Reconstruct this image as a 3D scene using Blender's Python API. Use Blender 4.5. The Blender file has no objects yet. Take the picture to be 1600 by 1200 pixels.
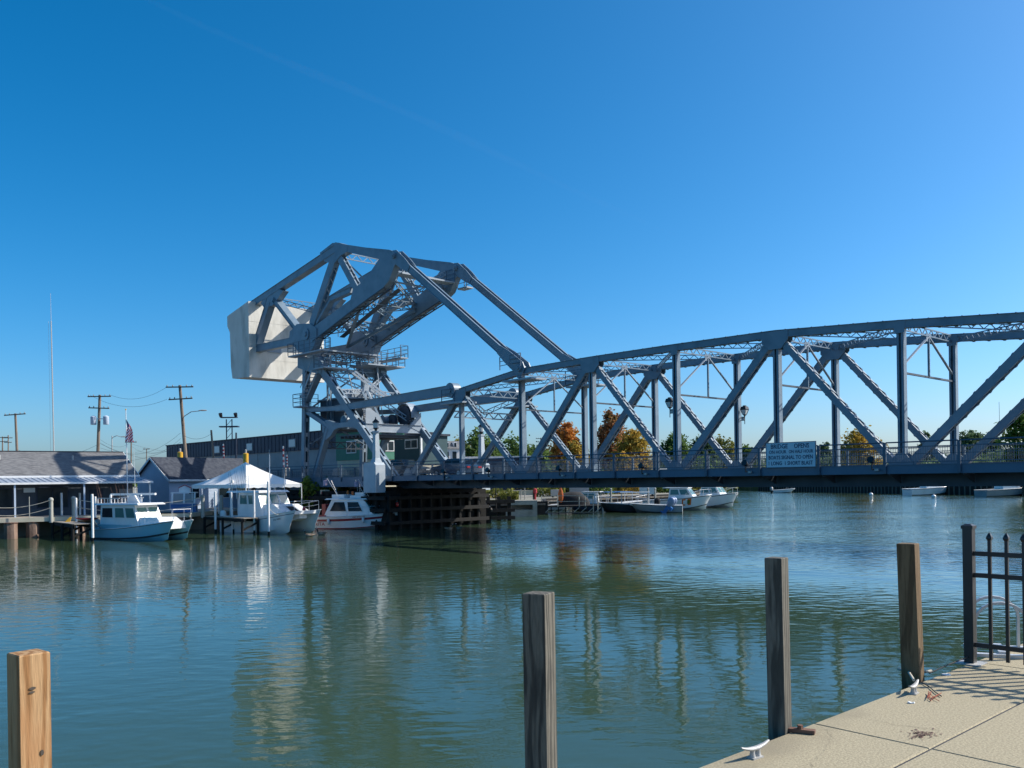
import bpy, math, random
from math import radians as R, sin, cos, pi, sqrt
from mathutils import Vector as V3, Matrix

scene = bpy.context.scene
COL = scene.collection
rng = random.Random(7)

# ------------------------------------------------------------------ camera
EYE = 3.8                      # eye height above the water, metres
FPX, HZ, ROLL = 1362.0, 748.5, 0.0145   # focal length and horizon in photo pixels, slight tilt
cam_d = bpy.data.cameras.new('camera')
cam_d.sensor_width = 36.0
cam_d.lens = 36.0 * FPX / 1600.0
cam_d.shift_y = (HZ - 600.0) / 1600.0
cam_d.clip_start = 0.05
cam_d.clip_end = 20000.0
cam = bpy.data.objects.new('camera', cam_d)
COL.objects.link(cam)
cam.location = (0, 0, EYE)
cam.rotation_euler = (Matrix.Rotation(R(90), 4, 'X') @ Matrix.Rotation(-ROLL, 4, 'Z')).to_euler()
scene.camera = cam

# ------------------------------------------------------------------ sky and sun
SUN_EL = R(38.5)
SUN_X, SUN_Y = 0.9877, 0.1564      # horizontal direction towards the sun
world = bpy.data.worlds.new('World')
scene.world = world
world.use_nodes = True
wn = world.node_tree.nodes
wl = world.node_tree.links
bg = wn['Background']
sky = wn.new('ShaderNodeTexSky')
sky.sky_type = 'NISHITA'
sky.sun_disc = False
sky.sun_elevation = SUN_EL
sky.sun_rotation = math.atan2(SUN_X, SUN_Y)
sky.air_density = 0.779
sky.dust_density = 1.56
sky.ozone_density = 6.03
hsv = wn.new('ShaderNodeHueSaturation')
hsv.inputs['Saturation'].default_value = 1.286
hsv.inputs['Hue'].default_value = 0.489
gam = wn.new('ShaderNodeGamma')
gam.inputs['Gamma'].default_value = 1.065
wl.new(sky.outputs[0], gam.inputs['Color'])
wl.new(gam.outputs[0], hsv.inputs['Color'])
wl.new(hsv.outputs[0], bg.inputs['Color'])
bg.inputs['Strength'].default_value = 0.131
sun_d = bpy.data.lights.new('sun', 'SUN')
sun_d.energy = 5.0
sun_d.angle = R(0.5)
sun_d.color = (1.0, 0.94, 0.84)
sun = bpy.data.objects.new('sun', sun_d)
COL.objects.link(sun)
sdir = V3((SUN_X, SUN_Y, math.tan(SUN_EL) * math.hypot(SUN_X, SUN_Y))).normalized()
sun.rotation_euler = sdir.to_track_quat('Z', 'Y').to_euler()
sun.location = (60, 30, 80)
vs = scene.view_settings
vs.view_transform = 'Standard'
vs.look = 'None'
vs.gamma = 1.0
vs.use_curve_mapping = False
vs.exposure = 0.35

# ------------------------------------------------------------------ helpers
def at(px, py, Z):
    """world point seen at photo pixel (px, py) at depth Z"""
    dx, dy = px - 800.0, py - HZ
    c, s = cos(ROLL), sin(ROLL)
    u, v = dx * c - dy * s, dx * s + dy * c
    return V3((u / FPX * Z, Z, EYE - v / FPX * Z))

def on_z(px, py, z):
    """world point seen at a pixel on the level plane z"""
    p = at(px, py, 1.0)
    k = (z - EYE) / (p.z - EYE)
    return V3((p.x * k, k, z))

class MB:
    """collects shapes into one mesh"""
    def __init__(s): s.v, s.f, s.m = [], [], []
    def add(s, vs, fs, mi=0):
        o = len(s.v)
        s.v.extend([tuple(v) for v in vs])
        s.f.extend([tuple(i + o for i in f) for f in fs])
        s.m.extend([mi] * len(fs))
    def box(s, x0, x1, y0, y1, z0, z1, mi=0):
        s.add([(x0,y0,z0),(x1,y0,z0),(x1,y1,z0),(x0,y1,z0),(x0,y0,z1),(x1,y0,z1),(x1,y1,z1),(x0,y1,z1)],
              [(0,3,2,1),(4,5,6,7),(0,1,5,4),(1,2,6,5),(2,3,7,6),(3,0,4,7)], mi)
    def hexa(s, p, mi=0):
        s.add(p, [(0,3,2,1),(4,5,6,7),(0,1,5,4),(1,2,6,5),(2,3,7,6),(3,0,4,7)], mi)
    def bar(s, p0, p1, w, h, side=None, mi=0):
        """box from p0 to p1; w along 'side', h along the third axis"""
        p0, p1 = V3(p0), V3(p1)
        e = (p1 - p0).normalized()
        if side is None:
            side = V3((0,0,1)).cross(e)
            if side.length < 1e-3: side = V3((1,0,0))
        b = V3(side); b = (b - e * b.dot(e)).normalized()
        n = e.cross(b)
        P = []
        for q in (p0, p1):
            for sb, sn in ((-1,-1),(1,-1),(1,1),(-1,1)):
                P.append(q + b * (sb * w / 2) + n * (sn * h / 2))
        s.hexa(P, mi)
    def tube(s, p0, p1, r0, r1=None, n=8, mi=0, caps=True):
        if r1 is None: r1 = r0
        p0, p1 = V3(p0), V3(p1)
        e = (p1 - p0).normalized()
        a = V3((0,0,1)) if abs(e.z) < .9 else V3((1,0,0))
        b = e.cross(a).normalized(); c = e.cross(b)
        P = []
        for q, r in ((p0, r0), (p1, r1)):
            for i in range(n):
                t = 2 * pi * i / n
                P.append(q + b * (r * cos(t)) + c * (r * sin(t)))
        F = [(i, n + i, n + (i + 1) % n, (i + 1) % n) for i in range(n)]
        if caps: F += [tuple(range(n)), tuple(range(2 * n - 1, n - 1, -1))]
        s.add(P, F, mi)
    def path(s, pts, r, n=6, mi=0):
        for a, b in zip(pts[:-1], pts[1:]): s.tube(a, b, r, r, n, mi)
    def lathe(s, prof, n=12, c=(0,0,0), mi=0):
        P = []
        for r, z in prof:
            for i in range(n):
                t = 2 * pi * i / n
                P.append((c[0] + r * cos(t), c[1] + r * sin(t), c[2] + z))
        F = []
        for k in range(len(prof) - 1):
            for i in range(n):
                F.append((k*n+i, k*n+(i+1)%n, (k+1)*n+(i+1)%n, (k+1)*n+i))
        F += [tuple(range(n-1, -1, -1)), tuple(range((len(prof)-1)*n, len(prof)*n))]
        s.add(P, F, mi)
    def prism(s, poly, off, mi=0):
        """closed polygon of 3-D points extruded by the vector off"""
        n = len(poly); off = V3(off)
        P = [V3(p) for p in poly] + [V3(p) + off for p in poly]
        F = [tuple(range(n)), tuple(range(2*n-1, n-1, -1))] + [(i, n+i, n+(i+1)%n, (i+1)%n) for i in range(n)]
        s.add(P, F, mi)
    def loft(s, rings, mi=0, caps=True, closed=True):
        n = len(rings[0]); P = [p for r in rings for p in r]; F = []
        m = n if closed else n - 1
        for k in range(len(rings) - 1):
            for i in range(m):
                F.append((k*n+i, k*n+(i+1)%n, (k+1)*n+(i+1)%n, (k+1)*n+i))
        if caps: F += [tuple(range(n-1, -1, -1)), tuple(range((len(rings)-1)*n, len(rings)*n))]
        s.add(P, F, mi)
    def lattice(s, p0, p1, up, h, bar=.05, bays=None, mi=0, thick=None):
        """two chords joined by a zigzag"""
        p0, p1 = V3(p0), V3(p1); e = p1 - p0; L = e.length; e.normalize()
        u = V3(up); u = (u - e * u.dot(e)).normalized()
        sd = e.cross(u)
        th = thick or bar
        for k in (-.5, .5): s.bar(p0 + u*h*k, p1 + u*h*k, th, bar, sd, mi)
        nb = bays or max(2, int(round(L / (h * 1.1))))
        for i in range(nb):
            a = p0 + e * (L * i / nb); b = p0 + e * (L * (i + 1) / nb)
            k = .5 if i % 2 else -.5
            s.bar(a + u*h*k, b - u*h*k, th*.6, bar*.8, sd, mi)
    def build(s, name, mat, parent=None, smooth=None):
        me = bpy.data.meshes.new(name)
        me.from_pydata(s.v, [], s.f)
        mats = mat if isinstance(mat, (list, tuple)) else [mat]
        for m in mats: me.materials.append(m)
        if len(mats) > 1: me.polygons.foreach_set('material_index', s.m)
        if smooth:
            me.polygons.foreach_set('use_smooth', [True] * len(me.polygons))
            me.set_sharp_from_angle(angle=R(smooth))
        me.update()
        o = bpy.data.objects.new(name, me)
        COL.objects.link(o)
        if parent is not None: o.parent = parent
        return o

def empty(name, loc=(0,0,0), rz=0.0):
    o = bpy.data.objects.new(name, None)
    o.empty_display_size = .3
    o.location = loc; o.rotation_euler = (0, 0, rz)
    COL.objects.link(o)
    return o

def tag(o, label=None, cat=None, group=None, kind=None):
    if label: o['label'] = label
    if cat: o['category'] = cat
    if group: o['group'] = group
    if kind: o['kind'] = kind
    return o

def copy_tree(o, parent=None):
    c = o.copy(); COL.objects.link(c)
    if parent is not None: c.parent = parent
    for ch in list(o.children): copy_tree(ch, c)
    return c

def part_copy(o, dx=0, dy=0, dz=0, sy=1):
    """a part again (sharing its mesh, with its sub-parts) moved inside its parent"""
    c = o.copy(); COL.objects.link(c)
    c.location = (o.location.x + dx, o.location.y + dy, o.location.z + dz)
    if sy != 1: c.scale = (1, sy, 1)
    for ch in list(o.children):
        d = ch.copy(); COL.objects.link(d); d.parent = c
    return c

# ------------------------------------------------------------------ materials
def mat(name, c1, c2=None, scale=3.0, rough=.6, metal=0.0, bump=0.0, bscale=40.0, stretch=(1,1,1),
        spec=.5, detail=6.0, trans=0.0, lo=.35, hi=.65, c3=None, s3=.6):
    m = bpy.data.materials.new(name)
    m.use_nodes = True
    nt = m.node_tree; N = nt.nodes; L = nt.links
    b = N['Principled BSDF']
    b.inputs['Roughness'].default_value = rough
    b.inputs['Metallic'].default_value = metal
    b.inputs['Specular IOR Level'].default_value = spec
    b.inputs['Base Color'].default_value = (*c1, 1)
    if trans:
        b.inputs['Transmission Weight'].default_value = trans
    tc = N.new('ShaderNodeTexCoord')
    mp = N.new('ShaderNodeMapping'); mp.inputs['Scale'].default_value = stretch
    L.new(tc.outputs['Object'], mp.inputs['Vector'])
    out = None
    if c2 is not None:
        nz = N.new('ShaderNodeTexNoise'); nz.inputs['Scale'].default_value = scale; nz.inputs['Detail'].default_value = detail
        L.new(mp.outputs[0], nz.inputs['Vector'])
        rp = N.new('ShaderNodeValToRGB')
        rp.color_ramp.elements[0].position = lo; rp.color_ramp.elements[0].color = (*c1, 1)
        rp.color_ramp.elements[1].position = hi; rp.color_ramp.elements[1].color = (*c2, 1)
        L.new(nz.outputs['Fac'], rp.inputs['Fac'])
        out = rp.outputs['Color']
    if c3 is not None:
        n3 = N.new('ShaderNodeTexNoise'); n3.inputs['Scale'].default_value = s3; n3.inputs['Detail'].default_value = 8.0
        L.new(mp.outputs[0], n3.inputs['Vector'])
        r3 = N.new('ShaderNodeValToRGB')
        r3.color_ramp.elements[0].position = .52; r3.color_ramp.elements[0].color = (0,0,0,1)
        r3.color_ramp.elements[1].position = .70; r3.color_ramp.elements[1].color = (1,1,1,1)
        L.new(n3.outputs['Fac'], r3.inputs['Fac'])
        mx = N.new('ShaderNodeMixRGB')
        L.new(r3.outputs['Color'], mx.inputs['Fac'])
        if out: L.new(out, mx.inputs['Color1'])
        else: mx.inputs['Color1'].default_value = (*c1, 1)
        mx.inputs['Color2'].default_value = (*c3, 1)
        out = mx.outputs['Color']
    if out: L.new(out, b.inputs['Base Color'])
    if bump:
        nb = N.new('ShaderNodeTexNoise'); nb.inputs['Scale'].default_value = bscale; nb.inputs['Detail'].default_value = 5.0
        L.new(mp.outputs[0], nb.inputs['Vector'])
        bp = N.new('ShaderNodeBump'); bp.inputs['Strength'].default_value = 1.0; bp.inputs['Distance'].default_value = bump
        L.new(nb.outputs['Fac'], bp.inputs['Height'])
        L.new(bp.outputs[0], b.inputs['Normal'])
    return m

M = {}
M['steel'] = mat('painted_steel', (.135,.195,.25), (.17,.23,.285), 1.1, .45, 0, .004, 30, c3=(.11,.16,.205), s3=.9)
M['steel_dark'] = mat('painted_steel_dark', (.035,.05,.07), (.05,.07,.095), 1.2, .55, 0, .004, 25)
M['fascia'] = mat('fascia_steel', (.06,.11,.17), (.075,.13,.195), .8, .45, 0, .002, 20)
M['rail'] = mat('rail_steel', (.055,.09,.135), None, rough=.45)
M['gusset'] = mat('sunlit_tone_steel', (.25,.30,.35), (.31,.35,.39), 1.6, .5, 0, .004, 30)  # same steel paint, lightened so sunlight on plates and braces sits in the colour
M['cw'] = mat('counterweight_concrete', (.60,.58,.52), (.68,.66,.60), .9, .88, 0, .025, 3.0, c3=(.44,.425,.38), s3=.8, stretch=(1,1,.35))
M['concrete'] = mat('concrete', (.33,.31,.27), (.42,.39,.33), 2.0, .9, 0, .006, 20, c3=(.27,.25,.21), s3=.8)
M['pier'] = mat('pier_shade_concrete', (.014,.014,.014), (.026,.025,.023), .7, .95, 0, .02, 6, c3=(.010,.010,.010), s3=.4, spec=.15)  # near-black: the shade under the deck is put into this colour
M['asphalt'] = mat('asphalt', (.045,.045,.048), (.06,.06,.062), 8, .9, 0, .004, 60)
M['white'] = mat('white_gelcoat', (.72,.73,.72), (.78,.78,.77), .8, .25, c3=(.66,.67,.65), s3=.6)
M['white_paint'] = mat('white_paint', (.68,.69,.69), (.76,.76,.75), 3, .55)
M['pvc'] = mat('pipe_white', (.74,.73,.71), (.80,.79,.77), 1.5, .45, stretch=(1,1,.3), c3=(.55,.53,.47), s3=1.2)
M['teal_hull'] = mat('pale_blue_gelcoat', (.22,.43,.50), (.25,.46,.53), .6, .25)
M['red'] = mat('red_paint', (.42,.03,.04), (.36,.03,.035), 3, .4)
M['maroon'] = mat('maroon_stripe', (.26,.015,.025), None, rough=.35)
M['black'] = mat('black_paint', (.012,.012,.014), (.02,.02,.022), 4, .4)
M['blackmatte'] = mat('black_rubber', (.015,.015,.016), None, rough=.85)
M['antifoul'] = mat('dark_bottom_paint', (.02,.025,.03), None, rough=.7)
M['glass'] = mat('tinted_glass', (.012,.022,.030), (.02,.034,.042), .7, .15, spec=.15)
M['glass_green'] = mat('green_tinted_glass', (.07,.17,.16), (.10,.22,.20), .8, .10, spec=.5)
M['alu'] = mat('aluminium', (.55,.56,.57), (.62,.63,.64), 5, .45, .5)
M['galv'] = mat('galvanised_metal', (.34,.34,.33), (.48,.47,.45), 30, .55, .3, .0015, 120)
M['rust'] = mat('rusty_steel', (.10,.05,.035), (.17,.085,.055), 6, .9, 0, .004, 40, c3=(.24,.15,.10), s3=1.5)
M['sheet'] = mat('rusty_sheet_piling', (.17,.105,.075), (.27,.185,.14), 2.5, .9, 0, .01, 12, c3=(.10,.06,.045), s3=.8, stretch=(1,1,.35))
M['timber'] = mat('weathered_timber', (.10,.085,.07), (.17,.145,.115), 4, .9, 0, .006, 25, stretch=(1,1,.15))
M['timber_dark'] = mat('creosote_shade_timber', (.008,.0075,.007), (.016,.0145,.013), 4, .9, 0, .006, 25)  # dark timber blackened further, with the shade around the pier in its colour
M['deckwood'] = mat('dock_boards', (.24,.21,.17), (.33,.29,.24), 3, .9, 0, .003, 30)
M['pole'] = mat('utility_pole_wood', (.16,.12,.09), (.24,.19,.15), 4, .9, 0, .004, 30, stretch=(1,1,.12))
M['shingle'] = mat('grey_shingles', (.11,.11,.115), (.19,.19,.19), 3.2, .95, 0, .015, 9, stretch=(1,2.2,2.2), c3=(.085,.085,.09), s3=1.4)
M['roof_dark'] = mat('dark_shingles', (.028,.034,.05), (.06,.068,.085), 3.0, .95, 0, .012, 8)
M['awning'] = mat('metal_awning', (.27,.31,.37), (.33,.37,.43), 2, .5, .1)
M['wall_dark'] = mat('dark_blue_grey_wall', (.05,.065,.085), (.065,.082,.105), 1.2, .8)
M['siding_blue'] = mat('blue_grey_siding', (.38,.46,.57), (.42,.50,.61), 1.2, .7)
M['navy'] = mat('navy_metal_siding', (.010,.020,.045), (.015,.028,.058), .5, .6)
M['greywall'] = mat('grey_block_wall', (.24,.26,.27), (.30,.32,.33), .6, .9)
M['green'] = mat('green_siding', (.035,.16,.11), (.045,.19,.13), 1.5, .7)
M['tealdark'] = mat('dark_teal_siding', (.018,.055,.065), (.025,.07,.08), 1.5, .7)
M['cream'] = mat('cream_block', (.48,.44,.33), (.56,.51,.39), 1.0, .9)
M['tent'] = mat('white_tent_fabric', (.80,.79,.76), (.84,.83,.80), 1.2, .8, c3=(.74,.73,.70), s3=.8)
M['yellow'] = mat('yellow_paint', (.62,.33,.02), (.70,.40,.03), 3, .5)
M['bluep'] = mat('blue_plastic', (.03,.16,.42), None, rough=.4)
M['bluecar'] = mat('blue_car_paint', (.02,.045,.085), None, rough=.2, spec=.7)
M['darkcar'] = mat('dark_car_paint', (.02,.022,.025), None, rough=.2, spec=.7)
M['rope'] = mat('pale_rope', (.42,.38,.30), (.50,.46,.38), 30, .9)
M['wire'] = mat('wire_black', (.03,.03,.032), None, rough=.6)
M['cord'] = mat('faded_red_cord', (.34,.07,.025), (.26,.05,.02), 40, .8)
M['orange'] = mat('orange_plastic', (.75,.17,.03), (.65,.13,.02), 3, .5)
M['grassy'] = mat('grass_bank', (.06,.09,.025), (.13,.14,.05), .6, .95, 0, .03, 5, c3=(.20,.18,.10), s3=.25)
M['gravel'] = mat('gravel_lot', (.20,.185,.16), (.28,.26,.22), .8, .95, 0, .02, 8, c3=(.12,.13,.06), s3=.15)
M['sign'] = mat('sign_white', (.50,.60,.66), (.55,.64,.70), 2, .6)
M['signtext'] = mat('sign_lettering', (.02,.03,.09), None, rough=.6)
M['pedestal'] = mat('painted_pedestal', (.36,.42,.47), (.44,.49,.53), 1.5, .7, 0, .004, 20, c3=(.30,.35,.39), s3=.9)
M['lens_red'] = mat('red_lens', (.55,.02,.015), None, rough=.2)
M['frost'] = mat('frosted_glass', (.55,.58,.58), None, rough=.35)
M['house_white'] = mat('white_clapboard', (.66,.64,.62), (.72,.70,.68), 1.0, .8)
M['bark'] = mat('bark', (.05,.04,.03), (.09,.07,.055), 6, .95, 0, .01, 20, stretch=(1,1,.2))
M['grey_wood_light'] = mat('grey_piling', (.30,.30,.26), (.42,.41,.36), 4, .9, 0, .004, 30, stretch=(1,1,.15))
def leaf_mat(name, c1, c2, c3):
    m = mat(name, tuple(1.8*x for x in c1), tuple(1.8*x for x in c2), .55, .75, c3=tuple(1.8*x for x in c3), s3=.28, detail=3, spec=.2)
    N, L = m.node_tree.nodes, m.node_tree.links
    b = N['Principled BSDF']; tr = N.new('ShaderNodeBsdfTranslucent'); ms = N.new('ShaderNodeMixShader')
    ms.inputs['Fac'].default_value = .38
    L.new(b.inputs['Base Color'].links[0].from_socket, tr.inputs['Color'])
    L.new(b.outputs[0], ms.inputs[1]); L.new(tr.outputs[0], ms.inputs[2]); L.new(ms.outputs[0], N['Material Output'].inputs['Surface'])
    return m
M['leaf_green'] = leaf_mat('leaves_green', (.030,.055,.014), (.065,.105,.026), (.09,.125,.035))
M['leaf_bluegreen'] = leaf_mat('leaves_blue_green', (.040,.068,.032), (.065,.10,.045), (.085,.12,.055))
M['leaf_orange'] = leaf_mat('leaves_orange', (.24,.08,.02), (.33,.14,.03), (.15,.13,.03))
M['leaf_red'] = leaf_mat('leaves_dull_red', (.13,.055,.025), (.21,.095,.035), (.09,.085,.03))
M['leaf_gold'] = leaf_mat('leaves_gold_green', (.15,.12,.02), (.28,.17,.03), (.07,.085,.02))
M['leaf_olive'] = leaf_mat('leaves_olive', (.075,.085,.02), (.13,.13,.03), (.17,.11,.03))
M['leaf_bright'] = leaf_mat('leaves_fresh_green', (.05,.08,.015), (.12,.16,.03), (.035,.055,.012))

# ------------------------------------------------------------------ water
def water_material():
    m = bpy.data.materials.new('river_water')
    m.use_nodes = True
    nt = m.node_tree; N = nt.nodes; L = nt.links
    b = N['Principled BSDF']
    b.inputs['Base Color'].default_value = (.037, .066, .036, 1)
    b.inputs['Roughness'].default_value = .025
    b.inputs['IOR'].default_value = 1.333
    b.inputs['Specular IOR Level'].default_value = .62
    tc = N.new('ShaderNodeTexCoord')
    def noise(scale, stretch, rot, detail, rough=.5):
        mp = N.new('ShaderNodeMapping'); mp.inputs['Scale'].default_value = stretch
        mp.inputs['Rotation'].default_value = (0, 0, rot)
        L.new(tc.outputs['Object'], mp.inputs['Vector'])
        nz = N.new('ShaderNodeTexNoise'); nz.inputs['Scale'].default_value = scale
        nz.inputs['Detail'].default_value = detail; nz.inputs['Roughness'].default_value = rough
        L.new(mp.outputs[0], nz.inputs['Vector'])
        return nz.outputs['Fac']
    def mth(op, a, bb):
        n = N.new('ShaderNodeMath'); n.operation = op
        for i, q in enumerate((a, bb)):
            if isinstance(q, (int, float)): n.inputs[i].default_value = q
            else: L.new(q, n.inputs[i])
        return n.outputs[0]
    small = noise(8.0, (.6, 1.0, 1), R(8), 3, .55)
    mid = noise(2.7, (.6, 1.0, 1), R(-12), 1.2, .45)
    big = noise(.28, (.7, 1.0, 1), R(20), 2, .5)
    ruf = noise(.07, (.35, 1.0, 1), R(5), 4, .6)
    sx = N.new('ShaderNodeSeparateXYZ'); L.new(tc.outputs['Object'], sx.inputs[0])
    # the breeze reaches the open river beyond the bridge, the near basin is sheltered
    reach = mth('ADD', mth('ADD', sx.outputs['Y'], mth('MULTIPLY', sx.outputs['X'], .8)), mth('MULTIPLY', mth('SUBTRACT', ruf, .5), 26.0))
    rr = N.new('ShaderNodeMapRange'); rr.interpolation_type = 'SMOOTHSTEP'
    rr.inputs['From Min'].default_value = 44; rr.inputs['From Max'].default_value = 60
    rr.inputs['To Min'].default_value = 1.0; rr.inputs['To Max'].default_value = 3.8
    L.new(reach, rr.inputs['Value'])
    pr = N.new('ShaderNodeMapRange')
    pr.inputs['From Min'].default_value = .38; pr.inputs['From Max'].default_value = .62
    pr.inputs['To Min'].default_value = .55; pr.inputs['To Max'].default_value = 1.35
    L.new(noise(.16, (.5, 1.0, 1), R(-10), 3, .55), pr.inputs['Value'])
    h = mth('MULTIPLY', small, .0026)
    h = mth('ADD', h, mth('MULTIPLY', mid, .0130))
    h = mth('MULTIPLY', mth('MULTIPLY', h, rr.outputs[0]), pr.outputs[0])
    h = mth('ADD', h, mth('MULTIPLY', big, .016))
    bp = N.new('ShaderNodeBump'); bp.inputs['Strength'].default_value = 1.0; bp.inputs['Distance'].default_value = 1.0
    L.new(h, bp.inputs['Height']); L.new(bp.outputs[0], b.inputs['Normal'])
    return m
M['water'] = water_material()
w = MB(); w.add([(-3000,-600,0),(3000,-600,0),(3000,5000,0),(-3000,5000,0)], [(0,1,2,3)])
tag(w.build('river', M['water']), kind='structure')

# ================================================================== THE LIFT BRIDGE
P = 6.4                        # panel length
TH = .755
BX, BY = -.567 * P, 10.01 * P
D = 6.35                       # distance between the two trusses
U2, V2 = (sin(TH), -cos(TH)), (cos(TH), sin(TH))
bridge = empty('lift_bridge', (BX, BY, 0), -(pi / 2 - TH))
tag(bridge, 'blue-grey riveted steel bascule lift bridge with a concrete counterweight crossing the river', 'bridge')

def bl(px, py, t=0.0):
    """pixel -> (s, t, z) on the bridge plane t"""
    k = at(px, py, 1.0)
    nx, ny = BX + t * V2[0], BY + t * V2[1]
    s = (k.x * ny - nx) / (U2[0] - k.x * U2[1])
    d = ny + s * U2[1]
    return V3((s, t, EYE + (k.z - EYE) * d))

def bw(s, t, z):
    """bridge (s, t, z) -> world"""
    return V3((BX + s * U2[0] + t * V2[0], BY + s * U2[1] + t * V2[1], z))

def laced(name, p0, p1, h, w, mat_=None, both=True, pitch=None, lacing=True, tie=.9):
    """two side plates with tie plates and a zigzag of lacing bars"""
    m = mat_ or M['steel']
    p0, p1 = V3(p0), V3(p1); e = (p1 - p0); L = e.length; e.normalize()
    b = V3((0,1,0)); b = (b - e * b.dot(e)).normalized(); n = e.cross(b)
    mb = MB()
    for k in (-1, 1):
        mb.bar(p0 + b*k*w/2, p1 + b*k*w/2, .03, h, b)
        for q in (-1, 1):
            mb.bar(p0 + b*k*(w/2-.05) + n*q*h/2, p1 + b*k*(w/2-.05) + n*q*h/2, .14, .025, b)
    for q in (-1, 1):
        for a0, a1 in ((0, tie), (L - tie, L)):
            mb.bar(p0 + e*a0 + n*q*(h/2+.016), p0 + e*a1 + n*q*(h/2+.016), w, .02, b)
    o = mb.build(name, m, bridge)
    if lacing:
        lb = MB(); pt = pitch or w * .9
        nb = max(2, int((L - 2*tie) / pt)); st = (L - 2*tie) / nb
        for q in ((-1, 1) if both else (1,)):
            off = n * q * (h/2 + .022)
            for i in range(nb):
                a = p0 + e*(tie + st*i) + off; c = p0 + e*(tie + st*(i+1)) + off
                k = 1 if i % 2 else -1
                lb.bar(a + b*k*(w/2-.02), c - b*k*(w/2-.02), .075, .018, b.cross(n) if False else None)
                lb.bar(a + b*k*(w/2-.05) - e*.05, a + b*k*(w/2-.05) + e*.05, .09, .045, b)
        tag(lb.build('lacing', m, o), kind='stuff')
    return o

def plate(name, pts, t0, th, mat_=None, parent=None):
    mb = MB(); mb.prism([(p[0], t0 - th/2, p[1]) for p in pts], (0, th, 0))
    return mb.build(name, mat_ or M['steel'], parent or bridge)

# --- moving leaf: truss nodes (s, z of the top chord)
ZB = 4.0
TOP = [(0,10.3),(6.4,11.1),(12.8,11.2),(19.2,11.2),(25.6,11.14),(32,10.76),(38.4,10.25),(44.8,9.3)]
W = .40
def chord(n):
    (s0, z0), (s1, z1) = TOP[n], TOP[n+1]
    p0, p1 = V3((s0,0,z0)), V3((s1,0,z1)); e = (p1-p0).normalized(); b = V3((0,1,0)); nn = e.cross(b)
    up = -nn if nn.z < 0 else nn
    mb = MB(); h = .34
    for k in (-1, 1): mb.bar(p0 + b*k*W/2, p1 + b*k*W/2, .03, h, b)
    mb.bar(p0 + up*(h/2+.012), p1 + up*(h/2+.012), W + .14, .024, b)
    for k in (-1, 1): mb.bar(p0 + b*k*(W/2-.04) - up*h/2, p1 + b*k*(W/2-.04) - up*h/2, .16, .024, b)
    o = mb.build('top_chord', M['steel'], bridge)
    lb = MB(); L = (p1-p0).length; k = 0; x = .6
    while x < L - .6:
        a = p0 + e*x - up*(h/2+.02); c = p0 + e*(x+.36) - up*(h/2+.02); q = 1 if k % 2 else -1
        lb.bar(a + b*q*W/2, c - b*q*W/2, .07, .02)
        lb.bar(a + b*q*W/2 - e*.06, a + b*q*W/2 + e*.06, .1, .06, b)
        if k % 2 == 0: lb.bar(p0 + e*(x-.03) + up*(h/2+.03), p0 + e*(x+.03) + up*(h/2+.03), W+.12, .03, b)
        x += .36; k += 1
    tag(lb.build('lacing', M['steel'], o), kind='stuff')
    return o
for n in range(7):
    o = chord(n); part_copy(o, dy=D)

def post(s, ztop, z0=3.9, ws=.30, wt=.34):
    mb = MB()
    for k in (-1, 1):
        mb.box(s + k*ws/2 - .013, s + k*ws/2 + .013, -wt/2, wt/2, z0, ztop)
    mb.box(s - ws/2 + .013, s + ws/2 - .013, -.015, .015, z0, ztop)
    for k in (-1, 1):
        for q in (-1, 1):
            x = s + k*(ws/2 - .055); y = q * wt/2
            mb.box(x - .042, x + .042, y - .012, y + .012, z0, ztop - .02)
    return mb.build('truss_post', M['steel'], bridge)
for n in range(0, 8):
    o = post(TOP[n][0], TOP[n][1] - .19, ws=.22 if n == 0 else .30)
    part_copy(o, dy=D)
# diagonals: rising ones are box members, falling ones are laced
for n in range(0, 7):
    s0 = (n - 1) * P; z1 = TOP[n][1]
    if n % 2 == 0:
        o = laced('diagonal', (s0 + .15, 0, ZB), (n*P - .1, 0, z1 - .15), .36, .40)
        part_copy(o, dy=D)
        o = laced('diagonal', (n*P + .1, 0, z1 - .15), ((n+1)*P - .15, 0, ZB), .30, .36)
        part_copy(o, dy=D)
for n in (0, 2, 4, 6):
    s, z = TOP[n]
    o = plate('gusset', [(s-.75,z+.12),(s+.75,z+.12),(s+.75,z-.35),(s+.35,z-.8),(s-.35,z-.8),(s-.75,z-.45)], -.24, .03)
    part_copy(o, dy=.48); part_copy(o, dy=D); part_copy(o, dy=D+.48)
for n in (1, 3, 5):
    s, z = TOP[n]
    o = plate('gusset', [(s-.3,z+.14),(s+.3,z+.14),(s+.22,z-.42),(s-.22,z-.42)], -.225, .02)
    part_copy(o, dy=D)
for n in (-1, 1, 3, 5):
    s = n * P
    o = plate('gusset', [(s-.6,3.95),(s+.6,3.95),(s+.55,4.3),(s+.2,4.75),(s-.2,4.75),(s-.55,4.3)], -.245, .03)
    part_copy(o, dy=.49); part_copy(o, dy=D); part_copy(o, dy=D+.49)
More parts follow.
